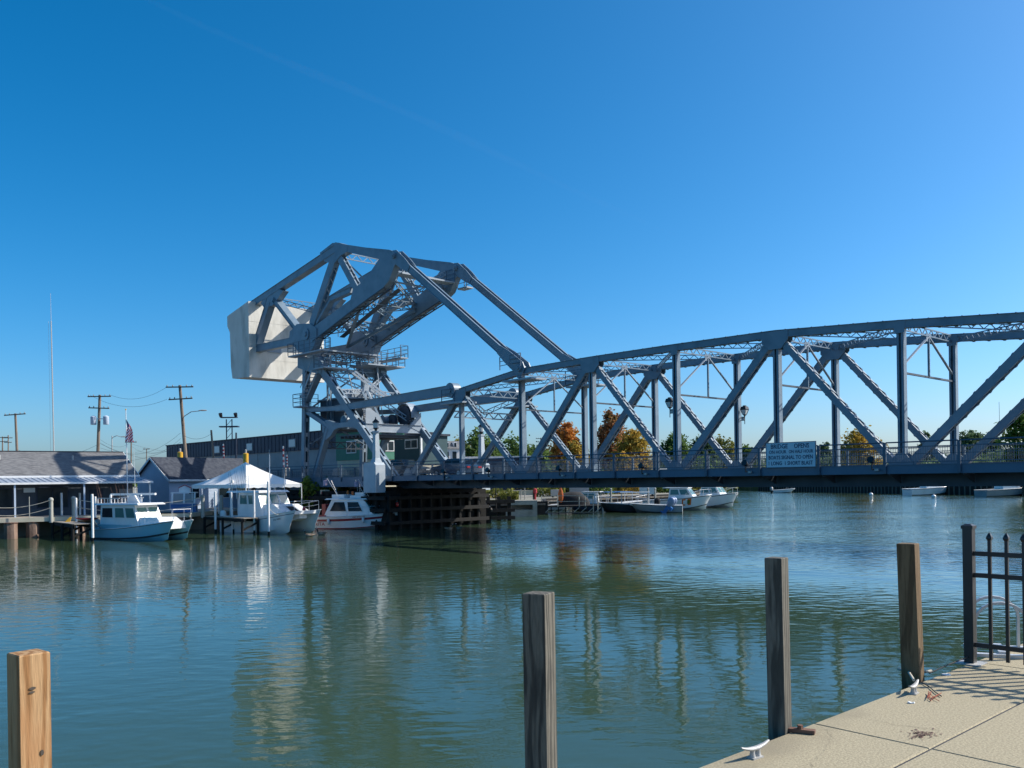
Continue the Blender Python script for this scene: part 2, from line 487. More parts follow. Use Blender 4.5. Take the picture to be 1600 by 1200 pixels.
# sway frames and top laterals
ZS = 3.8 + .7365 * P
for n in range(1, 8):
    s, z = TOP[n]
    mb = MB(); mb.bar((s,.17,ZS), (s,D-.17,ZS), .10, .09, (1,0,0)); mb.build('sway_strut', M['steel_dark'], bridge)
    mb = MB(); mb.lattice((s,.2,z-.05), (s,D-.2,z-.05), (0,0,1), .34, .06); mb.build('top_strut', M['steel'], bridge)
    for y0 in (.15, D-.15):
        mb = MB(); mb.bar((s, D/2, z-.25), (s, y0, ZS + .35), .11, .05, (1,0,0)); mb.build('sway_brace', M['gusset'], bridge)
    mb = MB(); mb.bar((s, D/2, z-.2), (s, D/2, ZS), .10, .07, (1,0,0)); mb.build('sway_hanger', M['steel'], bridge)
    mb = MB(); mb.box(s-.015, s+.015, D/2-.3, D/2+.3, z-.5, z-.1); mb.build('gusset', M['steel'], bridge)
for n in range(0, 7):
    (s0, z0), (s1, z1) = TOP[n], TOP[n+1]
    for y0, y1 in ((.2, D-.2), (D-.2, .2)):
        dz = .09 if y0 < 1 else -.09
        mb = MB(); mb.lattice((s0+.3, y0, z0-.03+dz), (s1-.3, y1, z1-.03+dz), (0,0,1), .26, .05); mb.build('lateral_brace', M['steel'], bridge)
# portal at the hip
mb = MB(); mb.lattice((-1.1,.2,8.7),(-1.1,D-.2,8.7),(0,0,1),.45,.09); mb.build('portal_strut', M['gusset'], bridge)
mb = MB(); mb.lattice((0,.2,10.3),(0,D-.2,10.3),(0,0,1),.45,.08); mb.build('top_strut', M['steel'], bridge)
for y0 in (.2, D-.2):
    mb = MB(); mb.lattice((-.1,y0,10.2),(-1.0,D/2,8.9),(0,0,1),.3,.06); mb.build('portal_brace', M['steel'], bridge)
# bottom chords, floor beams, deck, sidewalks
S0, S1 = -7.6, 47.0
for y in (0.0, D):
    mb = MB()
    mb.box(S0, S1, y-.2, y-.17, 3.22, 3.95); mb.box(S0, S1, y+.17, y+.2, 3.22, 3.95)
    mb.box(S0, S1, y-.28, y+.28, 3.19, 3.22); mb.box(S0, S1, y-.28, y+.28, 3.95, 3.98)
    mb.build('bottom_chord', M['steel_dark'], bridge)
k = -1.0
while k <= 7.2:
    mb = MB(); s = k * P
    mb.box(s-.14, s+.14, -.16, D+.16, 3.24, 3.27); mb.box(s-.02, s+.02, -.16, D+.16, 3.27, 3.86); mb.box(s-.14, s+.14, -.16, D+.16, 3.86, 3.89)
    for a, b_ in ((-1.55, -.29), (D+.29, D+1.55)):
        o0 = 3.9
        q = [(a if a < 0 else b_, 3.72), (b_ if a < 0 else a, 3.35), (b_ if a < 0 else a, o0), (a if a < 0 else b_, o0)]
        mb.prism([(s-.02, y, z) for y, z in q], (.04,0,0))
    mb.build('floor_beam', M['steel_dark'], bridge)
    k += .5
for i in range(6):
    mb = MB(); y = .7 + i * (D-1.4)/5
    mb.box(S0, S1, y-.08, y+.08, 3.6, 3.63); mb.box(S0, S1, y-.015, y+.015, 3.63, 3.9)
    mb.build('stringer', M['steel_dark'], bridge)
mb = MB(); mb.box(S0, S1, .32, D-.32, 3.9, 4.03); mb.build('deck', M['asphalt'], bridge)
for y0, y1 in ((-1.56, -.3), (D+.3, D+1.56)):
    mb = MB(); mb.box(S0, S1, y0, y1, 4.0, 4.12); mb.build('sidewalk', M['concrete'], bridge)
for y, sg in ((-1.6, -1), (D+1.6, 1)):
    mb = MB(); mb.box(S0, S1, y-.02, y+.02, 3.78, 4.17)
    mb.box(S0, S1, y + (.02 if sg < 0 else -.14), y + (.14 if sg < 0 else -.02), 3.78, 3.80)
    mb.box(S0, S1, y-.05, y+.07, 4.17, 4.19)
    mb.build('fascia_girder', M['fascia'], bridge)
# the two railings: posts every half panel, bays of fine vertical bars
def rail_post_mesh(y):
    mb = MB(); mb.box(-.065,.065,y-.07,y+.05,3.80,5.18); mb.box(-.075,.075,y-.08,y+.06,5.18,5.2)
    return mb
def rail_bay_mesh(y, L=3.2):
    mb = MB()
    mb.tube((.05,y,5.2),(L-.05,y,5.2),.035,.035,6)
    mb.bar((.06,y,4.98),(L-.06,y,4.98),.045,.04); mb.bar((.06,y,4.30),(L-.06,y,4.30),.045,.04)
    mb.bar((.06,y,4.66),(L-.06,y,4.66),.03,.03)
    nb = 30
    for i in range(1, nb):
        x = .07 + (L-.14)*i/nb
        mb.box(x-.007,x+.007,y-.007,y+.007,4.3,4.98)
    return mb
for y in (-1.66, D+1.66):
    op = rail_post_mesh(y).build('rail_post', M['rail'], bridge); ob = rail_bay_mesh(y).build('railing_panel', M['rail'], bridge)
    for i in range(-2, 15):
        s = -.13 + 3.2*i
        if i == -2: op.location.x = s; ob.location.x = s
        else:
            part_copy(op, dx=s-op.location.x)
            if i < 14: part_copy(ob, dx=s-ob.location.x)

# --- counterweight arm (rocking truss): near frame then its copy on the far side
def q(x, y, t=0.0):
    p = bl(x, y, t); return (p.x, p.z)
def arm_part(o): part_copy(o, dy=D)
def box_member(name, a, b_, h, w=.56, mat_=None):
    mb = MB(); p0 = V3((a[0],0,a[1])); p1 = V3((b_[0],0,b_[1]))
    e = (p1-p0).normalized(); n = e.cross(V3((0,1,0)))
    mb.bar(p0, p1, w, h, (0,1,0))
    for k in (-1, 1):
        mb.bar(p0 + n*k*(h/2+.012), p1 + n*k*(h/2+.012), w+.12, .024, (0,1,0))
    return mb.build(name, mat_ or M['steel'], bridge)
T = q(484,523); E_ = q(527,390); F_ = q(620,401); Dn = q(424,468); Bn = q(397,546)
arm_part(box_member('arm_chord', q(384,485), q(527,390), .62))
arm_part(plate('arm_chord', [q(527,379),q(545,383),q(575,387.5),q(612,391),q(615,405),q(597,406),q(570,400),q(545,394)], 0, .56))
arm_part(plate('arm_girder', [q(486,517),q(500,507),q(552,469),q(556,452),q(566,445),q(582,428),q(597,405),q(612,391),q(624,395),q(627,404),q(620,418),q(612,440),q(604,449),q(560,482),q(520,512),q(494,533)], 0, .58))
arm_part(box_member('arm_strut', q(497,505), q(519,467), .34, .4)); arm_part(box_member('arm_strut', q(517,468), q(550,453.5), .42, .42))
mb = MB()
for a, b_ in ((q(494,533),q(560,482)),(q(560,482),q(606,449))):
    mb.lattice((a[0],0,a[1]-.05),(b_[0],0,b_[1]-.05),(0,1,0),.7,.09)
arm_part(mb.build('girder_lacing', M['steel_dark'], bridge))
arm_part(laced('arm_web', (*(lambda p:(p[0],0,p[1]))(q(526,400)),), (lambda p:(p[0],0,p[1]))(q(490,508)), .85, .5, pitch=.5))
arm_part(laced('arm_web', (lambda p:(p[0],0,p[1]))(q(531,398)), (lambda p:(p[0],0,p[1]))(q(563,458)), .62, .46, pitch=.46, tie=.5))
arm_part(box_member('arm_web', q(424,470), q(402,540), .75))
arm_part(box_member('arm_web', q(431,468), q(466,514), .42, .62))
arm_part(box_member('arm_tie', q(395,546.5), q(478,530), .66))
arm_part(plate('arm_corner', [q(391,536),q(401,530),q(404,545),q(404,553),q(392,556)], 0, .6))
arm_part(plate('gusset', [q(412,474),q(424,457),q(440,452),q(447,455),q(438,468),q(430,478),q(417,482)], 0, .62))
arm_part(plate('gusset', [q(504,396),q(524,380.5),q(534,380),q(549,385),q(546,395),q(537,400),q(527,412),q(512,410)], 0, .60))
arm_part(plate('trunnion_plate', [q(458,519),q(469,507),q(490,506),q(500,514),q(500,530),q(494,545),q(488,551),q(472,551),q(465,542),q(457,531)], 0, .72))
mb = MB()
for y in (-.46, .36): mb.tube((T[0],y,T[1]),(T[0],y+.1,T[1]),.55,.5,20)
mb.tube((T[0],-.56,T[1]),(T[0],-.46,T[1]),.22,.22,12)
arm_part(mb.build('trunnion', M['steel'], bridge, smooth=40))
# bracing between the two arms
def across(a, b_, h=.4, bar=.07, name='arm_brace', m_=None):
    mb = MB(); mb.lattice((a[0],.3,a[1]),(b_[0],D-.3,b_[1]),(0,0,1),h,bar); mb.build(name, m_ or M['steel'], bridge)
E0 = (E_[0], E_[1]-.4); Mid = q(560,465); G1 = q(530,490); Fq = q(606,430)
across(Dn, Dn, .5); across(Dn, q(500,500), .4); across(q(520,500),q(520,500),.5); across(Mid, Mid, .6)
across(E0, E0, .5, .09)
for a, b_ in ((G1,Mid),(Mid,G1),(Mid,Fq),(Fq,Mid),(q(497,520),G1),(G1,q(497,520))): across(a, b_, .4, .08)
across((Fq[0],Fq[1]), (Fq[0],Fq[1]), .9, .12)
for y0, y1 in ((.3, D/2), (D-.3, D/2)):
    mb = MB(); mb.lattice((Fq[0],y0,Fq[1]+1.1),(Mid[0],y1,Mid[1]-.2),(0,0,1),.35,.08); mb.build('arm_brace', M['gusset'], bridge)
    mb = MB(); mb.bar((Mid[0],y0,Mid[1]-.4),(T[0]+1.2,y1,T[1]-1.0),.22,.22); mb.build('arm_brace', M['steel'], bridge)
    mb = MB(); mb.bar((E_[0],y0,E_[1]-.5),(Mid[0]-.4,y1,Mid[1]+.2),.2,.14); mb.build('arm_brace', M['steel'], bridge)
# link bars from the arm tip to the leaf
LP = q(817,577)
def link():
    a = V3((F_[0]+.1,0,F_[1])); b_ = V3((LP[0],0,LP[1]+.05)); e = (b_-a).normalized(); n = e.cross(V3((0,1,0)))
    if n.z < 0: n = -n
    L = (b_-a).length
    mb = MB(); h = .52
    for k in (-1, 1):
        mb.bar(a + V3((0,k*.24,0)), b_ + V3((0,k*.24,0)), .04, h, (0,1,0))
        mb.bar(a + V3((0,k*.24,0)) + n*h/2, b_ + V3((0,k*.24,0)) + n*h/2, .14, .03, (0,1,0))
        mb.bar(a + V3((0,k*.24,0)) - n*h/2, b_ + V3((0,k*.24,0)) - n*h/2, .14, .03, (0,1,0))
    mb.bar(a + n*(h/2-.12), b_ + n*(h/2-.12), .44, .02, (0,1,0))
    o = mb.build('link_bar', M['steel'], bridge)
    for k in (-1, 1):
        y = k*.29
        for c, d_, f1 in ((a, e, 2.3), (b_, -e, 2.6)):
            pts = [c - d_*.45 + n*.25, c + n*.5, c + d_*f1*.6 + n*.44, c + d_*f1 + n*.30, c + d_*f1 - n*.30, c + d_*f1*.6 - n*.44, c - n*.5, c - d_*.45 - n*.25]
            hd = MB(); hd.prism([p_ + V3((0,y-.03,0)) for p_ in pts], (0,.06,0)); hd.build('link_head', M['steel'], o)
    for c in (a, b_):
        pn = MB(); pn.tube(c + V3((0,-.5,0)), c + V3((0,.5,0)), .24, .24, 16); pn.tube(c + V3((0,-.56,0)), c + V3((0,-.49,0)), .12, .12, 6)
        pn.build('link_pin', M['steel'], o, smooth=40)
    return o
o = link(); part_copy(o, dy=D)
# operating struts
def op_strut():
    a = q(528,638.5); b_ = q(708,610)
    mb = MB(); p0 = V3((a[0],0,a[1])); p1 = V3((b_[0],0,b_[1])); e = (p1-p0).normalized(); n = e.cross(V3((0,1,0)))
    mb.hexa([p0+V3((0,-.24,0))-n*.25, p0+V3((0,.24,0))-n*.25, p0+V3((0,.24,0))+n*.25, p0+V3((0,-.24,0))+n*.25,
             p1+V3((0,-.24,0))-n*.38, p1+V3((0,.24,0))-n*.38, p1+V3((0,.24,0))+n*.38, p1+V3((0,-.24,0))+n*.38])
    for k, hh in ((-1,0),(1,0)):
        mb.hexa([p0+V3((0,-.3,0))+n*(k*.25-.012), p0+V3((0,.3,0))+n*(k*.25-.012), p0+V3((0,.3,0))+n*(k*.25+.012), p0+V3((0,-.3,0))+n*(k*.25+.012),
                 p1+V3((0,-.3,0))+n*(k*.38-.012), p1+V3((0,.3,0))+n*(k*.38-.012), p1+V3((0,.3,0))+n*(k*.38+.012), p1+V3((0,-.3,0))+n*(k*.38+.012)])
    o = mb.build('operating_strut', M['steel'], bridge)
    hd = MB(); hd.tube(p1+V3((0,-.34,0)), p1+V3((0,.34,0)), .55, .55, 20); hd.tube(p1+V3((0,-.42,0)), p1+V3((0,.42,0)), .2, .2, 12)
    hd.build('strut_pin', M['steel'], o, smooth=40)
    return o
o = op_strut(); part_copy(o, dy=D)
# counterweight
prof = [(-31.2,14.25),(-31.2,21.75),(-35.5,21.0),(-35.9,20.9),(-35.9,19.9),(-35.35,19.2),(-35.2,15.6),(-34.9,14.45)]
mb = MB(); mb.prism([(a, -1.05, z) for a, z in prof], (0, D + 2.1, 0)); cw = mb.build('counterweight', M['cw'], bridge)
mb = MB(); mb.box(-31.19,-31.10,.9,2.4,16.9,17.6); mb.build('access_panel', M['gusset'], cw)
for z in (16.1,17.95,19.8):
    mb = MB(); mb.box(-31.19,-31.18,-1.04,D+1.04,z,z+.012); mb.build('form_joint', M['cw'], cw)
    mb = MB(); mb.box(-35.0,-31.25,-1.065,-1.052,z,z+.012); mb.build('form_joint', M['cw'], cw)

# --- tower
Q1 = q(504,577); FT = q(618,748); RT = q(479,558); RB = (q(476,747)[0], 3.6)
def leg(a, b_, h, w=.5, name='tower_leg', slots=True):
    p0 = V3((a[0],0,a[1])); p1 = V3((b_[0],0,b_[1])); e = (p1-p0); L = e.length; e.normalize(); n = e.cross(V3((0,1,0)))
    if n.x < 0: n = -n
    mb = MB()
    for k in (-1, 1): mb.bar(p0 + V3((0,k*w/2,0)), p1 + V3((0,k*w/2,0)), .04, h, (0,1,0))
    mb.bar(p0 - n*(h/2-.02), p1 - n*(h/2-.02), w, .03, (0,1,0))
    for k in (-1, 1): mb.bar(p0 + V3((0,k*(w/2-.07),0)) + n*h/2, p1 + V3((0,k*(w/2-.07),0)) + n*h/2, .17, .03, (0,1,0))
    o = mb.build(name, M['steel'], bridge)
    sb = MB(); x = .2
    while x < L - .3:
        sb.bar(p0 + e*x + n*(h/2+.004), p0 + e*(x+.35) + n*(h/2+.004), w, .02, (0,1,0)); x += 1.35
    tag(sb.build('batten', M['gusset'], o), kind='stuff')
    return o
arm_part(leg(Q1, FT, .62)); arm_part(leg(RT, RB, .50, .5))
arm_part(box_member('tower_strut', q(481,641), q(528,638), .36, .4))
arm_part(box_member('tower_brace', q(481,643), q(514,665), .36, .4))
arm_part(box_member('tower_brace', q(514,668), q(491,752), .44, .4))
arm_part(plate('tower_arch', [q(506,660),q(514,656),q(528,661),q(545,660),q(553,652),q(563,672),q(556,668),q(545,667.5),q(532,668.5),q(525,672),q(520,681),q(512,688),q(507,675)], 0, .44))
arm_part(box_member('tower_brace', q(502,577), q(480,626), .34, .4))
arm_part(plate('tower_cap', [q(470,556),q(486,560),q(500,556),q(508,572),q(506,584),q(494,583),q(484,580),q(470,575)], 0, .66))
# front bracing plane between the inclined legs
def leg_pt(z):
    k = (Q1[1]-z)/(Q1[1]-FT[1]); return Q1[0] + (FT[0]-Q1[0])*k
cz = 11.9; C0 = V3((leg_pt(cz)+.1, D/2, cz))
mb = MB(); mb.prism([(C0.x+.15, D/2+y, C0.z+z) for y, z in ((-.75,.1),(-.3,.55),(.3,.55),(.75,.1),(.5,-.55),(-.5,-.55))], (.03,0,-.0)); mb.build('gusset', M['gusset'], bridge)
for y0 in (.25, D-.25):
    for z_, hh in ((13.5,.3),(11.7,.34),(8.7,.34)):
        mb = MB(); mb.lattice((leg_pt(z_)+.1, y0, z_), C0, (0,0,1) , hh, .09); mb.build('front_brace', M['gusset'], bridge)
mb = MB(); mb.bar((leg_pt(11.8)+.2,D/2,11.8),(leg_pt(8.6)-1.2,D/2,8.6),.16,.14); mb.build('front_brace', M['gusset'], bridge)
gz = 8.35; gx = leg_pt(gz)+.28
mb = MB(); mb.box(gx-.04,gx,.2,D-.2,gz-.35,gz+.32); mb.box(gx-.25,gx+.14,.2,D-.2,gz+.32,gz+.35); mb.box(gx-.25,gx+.14,.2,D-.2,gz-.38,gz-.35)
mb.prism([(gx+.01,.25,gz-.3),(gx+.01,2.0,gz+.2),(gx+.01,1.6,gz+1.1),(gx+.01,.25,gz+1.9)],(.03,0,0))
mb.prism([(gx+.01,D-.25,gz-.3),(gx+.01,D-1.6,gz+.2),(gx+.01,D-.9,gz+.9),(gx+.01,D-.25,gz+1.5)],(.03,0,0))
mb.build('front_girder', M['gusset'], bridge)
mb = MB(); mb.box(gx-4.2,gx-.1,.3,D-.3,gz-.62,gz-.52)
for i in range(7):
    x = gx - .4 - i*.6; mb.box(x-.06,x+.06,.3,D-.3,gz-.8,gz-.62)
mb.build('machinery_floor', M['steel_dark'], bridge)
for s_, z_ in ((RT[0],14.6),(RT[0],10.4),(RT[0],7.2)):
    mb = MB(); mb.lattice((s_,.25,z_),(s_,D-.25,z_),(0,0,1),.6,.09); mb.build('tower_strut', M['steel_dark'], bridge)
for z0_, z1_ in ((14.4,10.5),(10.4,7.3)):
    for y0, y1 in ((.25,D-.25),(D-.25,.25)):
        dx = .06 if y0 < 1 else -.06
        mb = MB(); mb.lattice((RT[0]+dx,y0,z0_),(RT[0]+dx,y1,z1_),(1,0,0),.3,.07); mb.build('tower_brace', M['steel'], bridge)
for y0, y1 in ((.3,D-.3),(D-.3,.3)):
    dz = .05 if y0 < 1 else -.05
    mb = MB(); mb.lattice((Q1[0],y0,13.9+dz),(RT[0],y1,14.2+dz),(0,0,1),.3,.07); mb.build('tower_brace', M['steel'], bridge)
mb = MB(); mb.lattice((Q1[0],.3,13.6),(Q1[0],D-.3,13.6),(0,0,1),.7,.1); mb.build('tower_strut', M['steel'], bridge)
def ladder(mb, a, b_, w=.6, side=(0,1,0), step=.3, tread=.22):
    a, b_ = V3(a), V3(b_); sd = V3(side); L = (b_-a).length; n = int(L/step)
    for k in (-1, 1): mb.bar(a + sd*k*w/2, b_ + sd*k*w/2, .05, .2, sd)
    for i in range(n+1):
        p_ = a + (b_-a)*(i/n); mb.bar(p_ - sd*w/2, p_ + sd*w/2, tread, .04, (1,0,0))
# stairs, platforms with railings
def railing(mb, pts, h=1.1, step=1.0):
    for a, b_ in zip(pts[:-1], pts[1:]):
        a, b_ = V3(a), V3(b_); L = (b_-a).length; n = max(1, int(round(L/step)))
        for i in range(n+1):
            p_ = a + (b_-a)*(i/n); mb.bar(p_, p_ + V3((0,0,h)), .05, .05, (1,0,0))
        for z in (h, h*.66, h*.33): mb.bar(a + V3((0,0,z)), b_ + V3((0,0,z)), .04, .04)
def platform(x0, x1, y0, y1, z, sides):
    mb = MB(); mb.box(x0,x1,y0,y1,z-.12,z)
    o = mb.build('platform', M['gusset'], bridge)
    C = {'a':((x0,y0,z),(x1,y0,z)),'b':((x1,y0,z),(x1,y1,z)),'c':((x1,y1,z),(x0,y1,z)),'d':((x0,y1,z),(x0,y0,z))}
    for k in sides:
        rb = MB(); railing(rb, C[k]); rb.build('platform_railing', M['rail'], o)
platform(Q1[0]-.2, Q1[0]+1.5, -.75, 1.6, 13.95, 'abcd')
platform(Q1[0]-1.3, Q1[0]+1.7, D-2.6, D+1.5, 14.55, 'abcd')
platform(Q1[0]-2.3, Q1[0]-.9, .5, D-2.8, 14.9, 'ac')
platform(T[0]-1.6, T[0]+4.2, -1.35, -.55, 15.35, 'abd')
platform(T[0]+.3, T[0]+4.6, D+.45, D+1.3, 15.3, 'bc')
platform(T[0]+1.8, T[0]+2.7, .5, D-.5, 15.6, 'ac')
platform(RT[0]-.9, RT[0]+.4, -.95, .9, 10.75, 'abd')
platform(F_[0]-1.0, F_[0]+.1, .45, D-.45, 20.55, 'ac')
platform(F_[0]-.5, F_[0]+.7, D+.35, D+1.1, 20.2, 'abc')
platform(LP[0]-1.3, LP[0]+1.5, -.75, .75, 10.55, '')
platform(LP[0]-1.3, LP[0]+1.5, D-.75, D+.75, 10.55, 'ac')
platform(-1.6, .9, -.7, .7, 9.5, '')
platform(-1.6, .9, D-.7, D+.7, 9.5, '')
mb = MB(); railing(mb, [(LP[0]-2.2,-.1,11.4),(LP[0]+.3,-.5,11.4)], .9, 1.4); mb.build('platform_railing', M['rail'], bridge)
mb = MB(); railing(mb, [(-1.7,-.5,9.5),(-.2,-.5,9.5)], 1.0, 1.5); mb.build('platform_railing', M['rail'], bridge)
for y0 in (.6, D-.6):
    mb = MB(); ladder(mb, (T[0]+2.2,y0,9.0),(T[0]+2.2,y0,15.3),.5,(1,0,0),.32,.06); mb.build('ladder', M['steel'], bridge)
for i in range(4):
    mb = MB(); a_ = V3((T[0]+2.0+.35*i,.6+1.5*i,15.2)); mb.tube(a_, V3((T[0]+4.5,1.2+1.2*i,9.2)), .05, .05, 6); mb.build('conduit', M['steel'], bridge)
# walkway running up inside the rocking arm and stringer clutter at mid height
mb = MB()
a = V3((T[0]+1.6, 2.4, T[1]-.2)); b_ = V3((Fq[0]-1.6, 2.4, Fq[1]-.5))
mb.bar(a, b_, .5, .06); mb.bar(a+V3((0,-.4,.95)), b_+V3((0,-.4,.95)), .05, .05); mb.bar(a+V3((0,-.4,.5)), b_+V3((0,-.4,.5)), .04, .04)
for i in range(12):
    p_ = a + (b_-a)*(i/11) + V3((0,-.4,0)); mb.bar(p_, p_+V3((0,0,.95)), .045, .045, (1,0,0))
mb.build('arm_walkway', M['steel_dark'], bridge)
for i in range(5):
    mb = MB(); s_ = -20.6 + i*.5
    mb.lattice((s_, .35, 15.1 + .35*(i%2)), (s_, D-.35, 15.1 + .35*(i%2)), (0,0,1), .35, .05); mb.build('platform_truss', M['steel_dark'], bridge)
mb = MB(); p0_ = q(501,580); p1_ = q(484,622); ladder(mb, (p0_[0],-.62,p0_[1]), (p1_[0],-.62,p1_[1]), .6, (0,1,0), .36, .26)
mb.bar((p0_[0],-.95,p0_[1]+.9),(p1_[0],-.95,p1_[1]+.9),.05,.05); mb.build('stairs', M['gusset'], bridge)
mb = MB(); ladder(mb, (leg_pt(11.4)-1.2,2.2,13.7),(leg_pt(9)-1.4,4.6,11.0),.6,(1,0,0),.33,.2); mb.build('stairs', M['gusset'], bridge)
mb = MB(); ladder(mb, (leg_pt(9)-.8,1.4,11.6),(leg_pt(9)-.8,3.4,8.1),.7,(1,0,0),.33,.2); mb.build('stairs', M['steel'], bridge)
# machinery house, motors, gears
mb = MB(); mb.box(-21.4,-17.4,1.0,4.8,8.5,11.2); mh = mb.build('machinery_house', M['wall_dark'], bridge)
mb = MB(); mb.box(-21.6,-17.2,.8,5.0,11.2,11.32); mb.build('roof', M['steel'], mh)
mb = MB(); mb.box(-20.0,-19.1,.94,1.0,9.0,10.6); mb.build('door', M['steel'], mh)
mb = MB(); mb.box(-19.85,-19.25,.91,.94,9.5,10.4); mb.build('window', M['glass'], mh)
mb = MB(); mb.box(-18.9,-17.9,1.6,4.0,11.33,12.1); mb.build('machinery_cabinet', M['gusset'], bridge)
for i, (s_, y, z, r, l) in enumerate(((-16.6,.4,9.1,.5,1.4),(-15.9,1.5,9.2,.38,1.2),(-16.3,4.3,9.3,.45,1.5))):
    mb = MB(); mb.tube((s_,y,z),(s_,y+l,z),r,r,16); mb.tube((s_,y-.12,z),(s_,y,z),r*.5,r*.8,12); mb.box(s_-r,s_+r,y+.1,y+l-.1,z-r-.2,z-r*.6)
    mb.build('motor', M['steel'], bridge, smooth=40)
def gear(s, y, z, r, th):
    mb = MB(); n = 28; ring = []
    for i in range(n*2):
        a_ = 2*pi*i/(n*2); rr = r if (i//1) % 2 else r*.93
        ring.append((s + rr*cos(a_), y, z + rr*sin(a_)))
    mb.prism(ring, (0,th,0)); mb.tube((s,y-.1,z),(s,y+th+.1,z),r*.2,r*.2,12)
    return mb.build('gear', M['steel_dark'], bridge)
gear(-14.6,D-.9,9.6,.95,.25); gear(-15.6,D-1.6,9.2,.6,.3); gear(-14.6,.7,9.5,.75,.22)
mb = MB()
ring = [(-14.6+1.25*cos(a_), D-.5, 9.4+1.35*sin(a_)) for a_ in [pi*i/12 for i in range(13)]]
for a_, c_ in zip(ring[:-1], ring[1:]): mb.bar(a_, c_, .9, .06, (0,1,0))
mb.build('gear_cover', M['gusset'], bridge)

# --- fixed approach span left of the leaf
A0, A1 = -48.0, -7.8
mb = MB(); mb.box(A0,A1,.32,D-.32,3.85,4.03); mb.build('approach_deck', M['asphalt'], bridge)
for y0, y1 in ((-1.56,.3),(D-.3,D+1.56)):
    mb = MB(); mb.box(A0,A1,y0,y1,3.95,4.12); mb.build('sidewalk', M['concrete'], bridge)
for y in (-1.6, D+1.6):
    mb = MB(); mb.box(A0,A1,y-.03,y+.03,3.35,4.17); mb.box(A0,A1,y-.06,y+.08,4.17,4.19); mb.build('fascia_girder', M['fascia'], bridge)
    mbp = rail_post_mesh(y-.06 if y < 0 else y+.06).build('rail_post', M['rail'], bridge); mbp.location.x = -10.6
    mbb = rail_bay_mesh(y-.06 if y < 0 else y+.06).build('railing_panel', M['rail'], bridge); mbb.location.x = -13.8
    for i in range(1, 11):
        part_copy(mbp, dx=-3.2*i); part_copy(mbb, dx=-3.2*i)
# piers
mb = MB()
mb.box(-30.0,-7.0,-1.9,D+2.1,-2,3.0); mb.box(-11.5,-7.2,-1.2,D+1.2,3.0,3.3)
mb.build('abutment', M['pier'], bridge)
fp_ = None
for s_, t_ in [(-29.5+1.02*i, -2.06) for i in range(22)] + [(-6.84, -1.8+1.02*i) for i in range(10)]:
    if fp_ is None:
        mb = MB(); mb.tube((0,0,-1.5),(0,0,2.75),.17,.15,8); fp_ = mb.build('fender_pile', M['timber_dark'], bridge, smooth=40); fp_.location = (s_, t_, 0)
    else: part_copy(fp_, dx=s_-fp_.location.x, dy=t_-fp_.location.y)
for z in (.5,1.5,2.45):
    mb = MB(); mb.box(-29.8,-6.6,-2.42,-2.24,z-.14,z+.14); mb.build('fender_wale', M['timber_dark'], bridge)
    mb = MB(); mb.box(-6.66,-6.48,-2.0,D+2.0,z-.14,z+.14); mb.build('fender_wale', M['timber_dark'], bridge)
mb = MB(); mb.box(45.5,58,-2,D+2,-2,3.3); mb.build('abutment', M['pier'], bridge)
mb = MB(); mb.box(46.9,75,.32,D-.32,3.3,4.02); mb.build('approach_deck', M['asphalt'], bridge)

# --- lamp pedestals (two) at the heel
def pedestal(y, label):
    r = empty('lamp_pedestal', bw(-8.0, y, 2.9), -(pi/2 - TH))
    tag(r, label, 'pedestal')
    mb = MB()
    prof_ = [(-.85,0),(.85,0),(.85,2.15),(.62,2.35),(-.7,2.35),(-.85,2.2)]
    mb.prism([(a_,-.45,z) for a_, z in prof_], (0,.9,0)); mb.build('base', M['pedestal'], r)
    mb = MB()
    mb.loft([[(.3-.22*k,-.22*k,z),(.3+.22*k,-.22*k,z),(.3+.22*k,.22*k,z),(.3-.22*k,.22*k,z)] for z, k in ((2.35,1.5),(2.7,1.0),(4.6,.75),(4.7,1.0),(4.8,1.0))])
    mb.build('shaft', M['pedestal'], r)
    mb = MB(); mb.lathe([(.10,4.8),(.12,4.95),(.22,5.0),(.24,5.05)],8,(.3,0,0)); mb.lathe([(.24,5.45),(.30,5.5),(.05,5.75),(.03,5.9)],8,(.3,0,0)); mb.build('lantern_frame', M['black'], r)
    mb = MB(); mb.lathe([(.19,5.05),(.23,5.45)],8,(.3,0,0)); mb.build('lantern_glass', M['frost'], r)
pedestal(-2.3, 'pale painted pedestal with lamp shaft in front of the bridge tower on the river side')
pedestal(D+2.3, 'pale lamp pedestal seen through the bridge in front of the green trees')

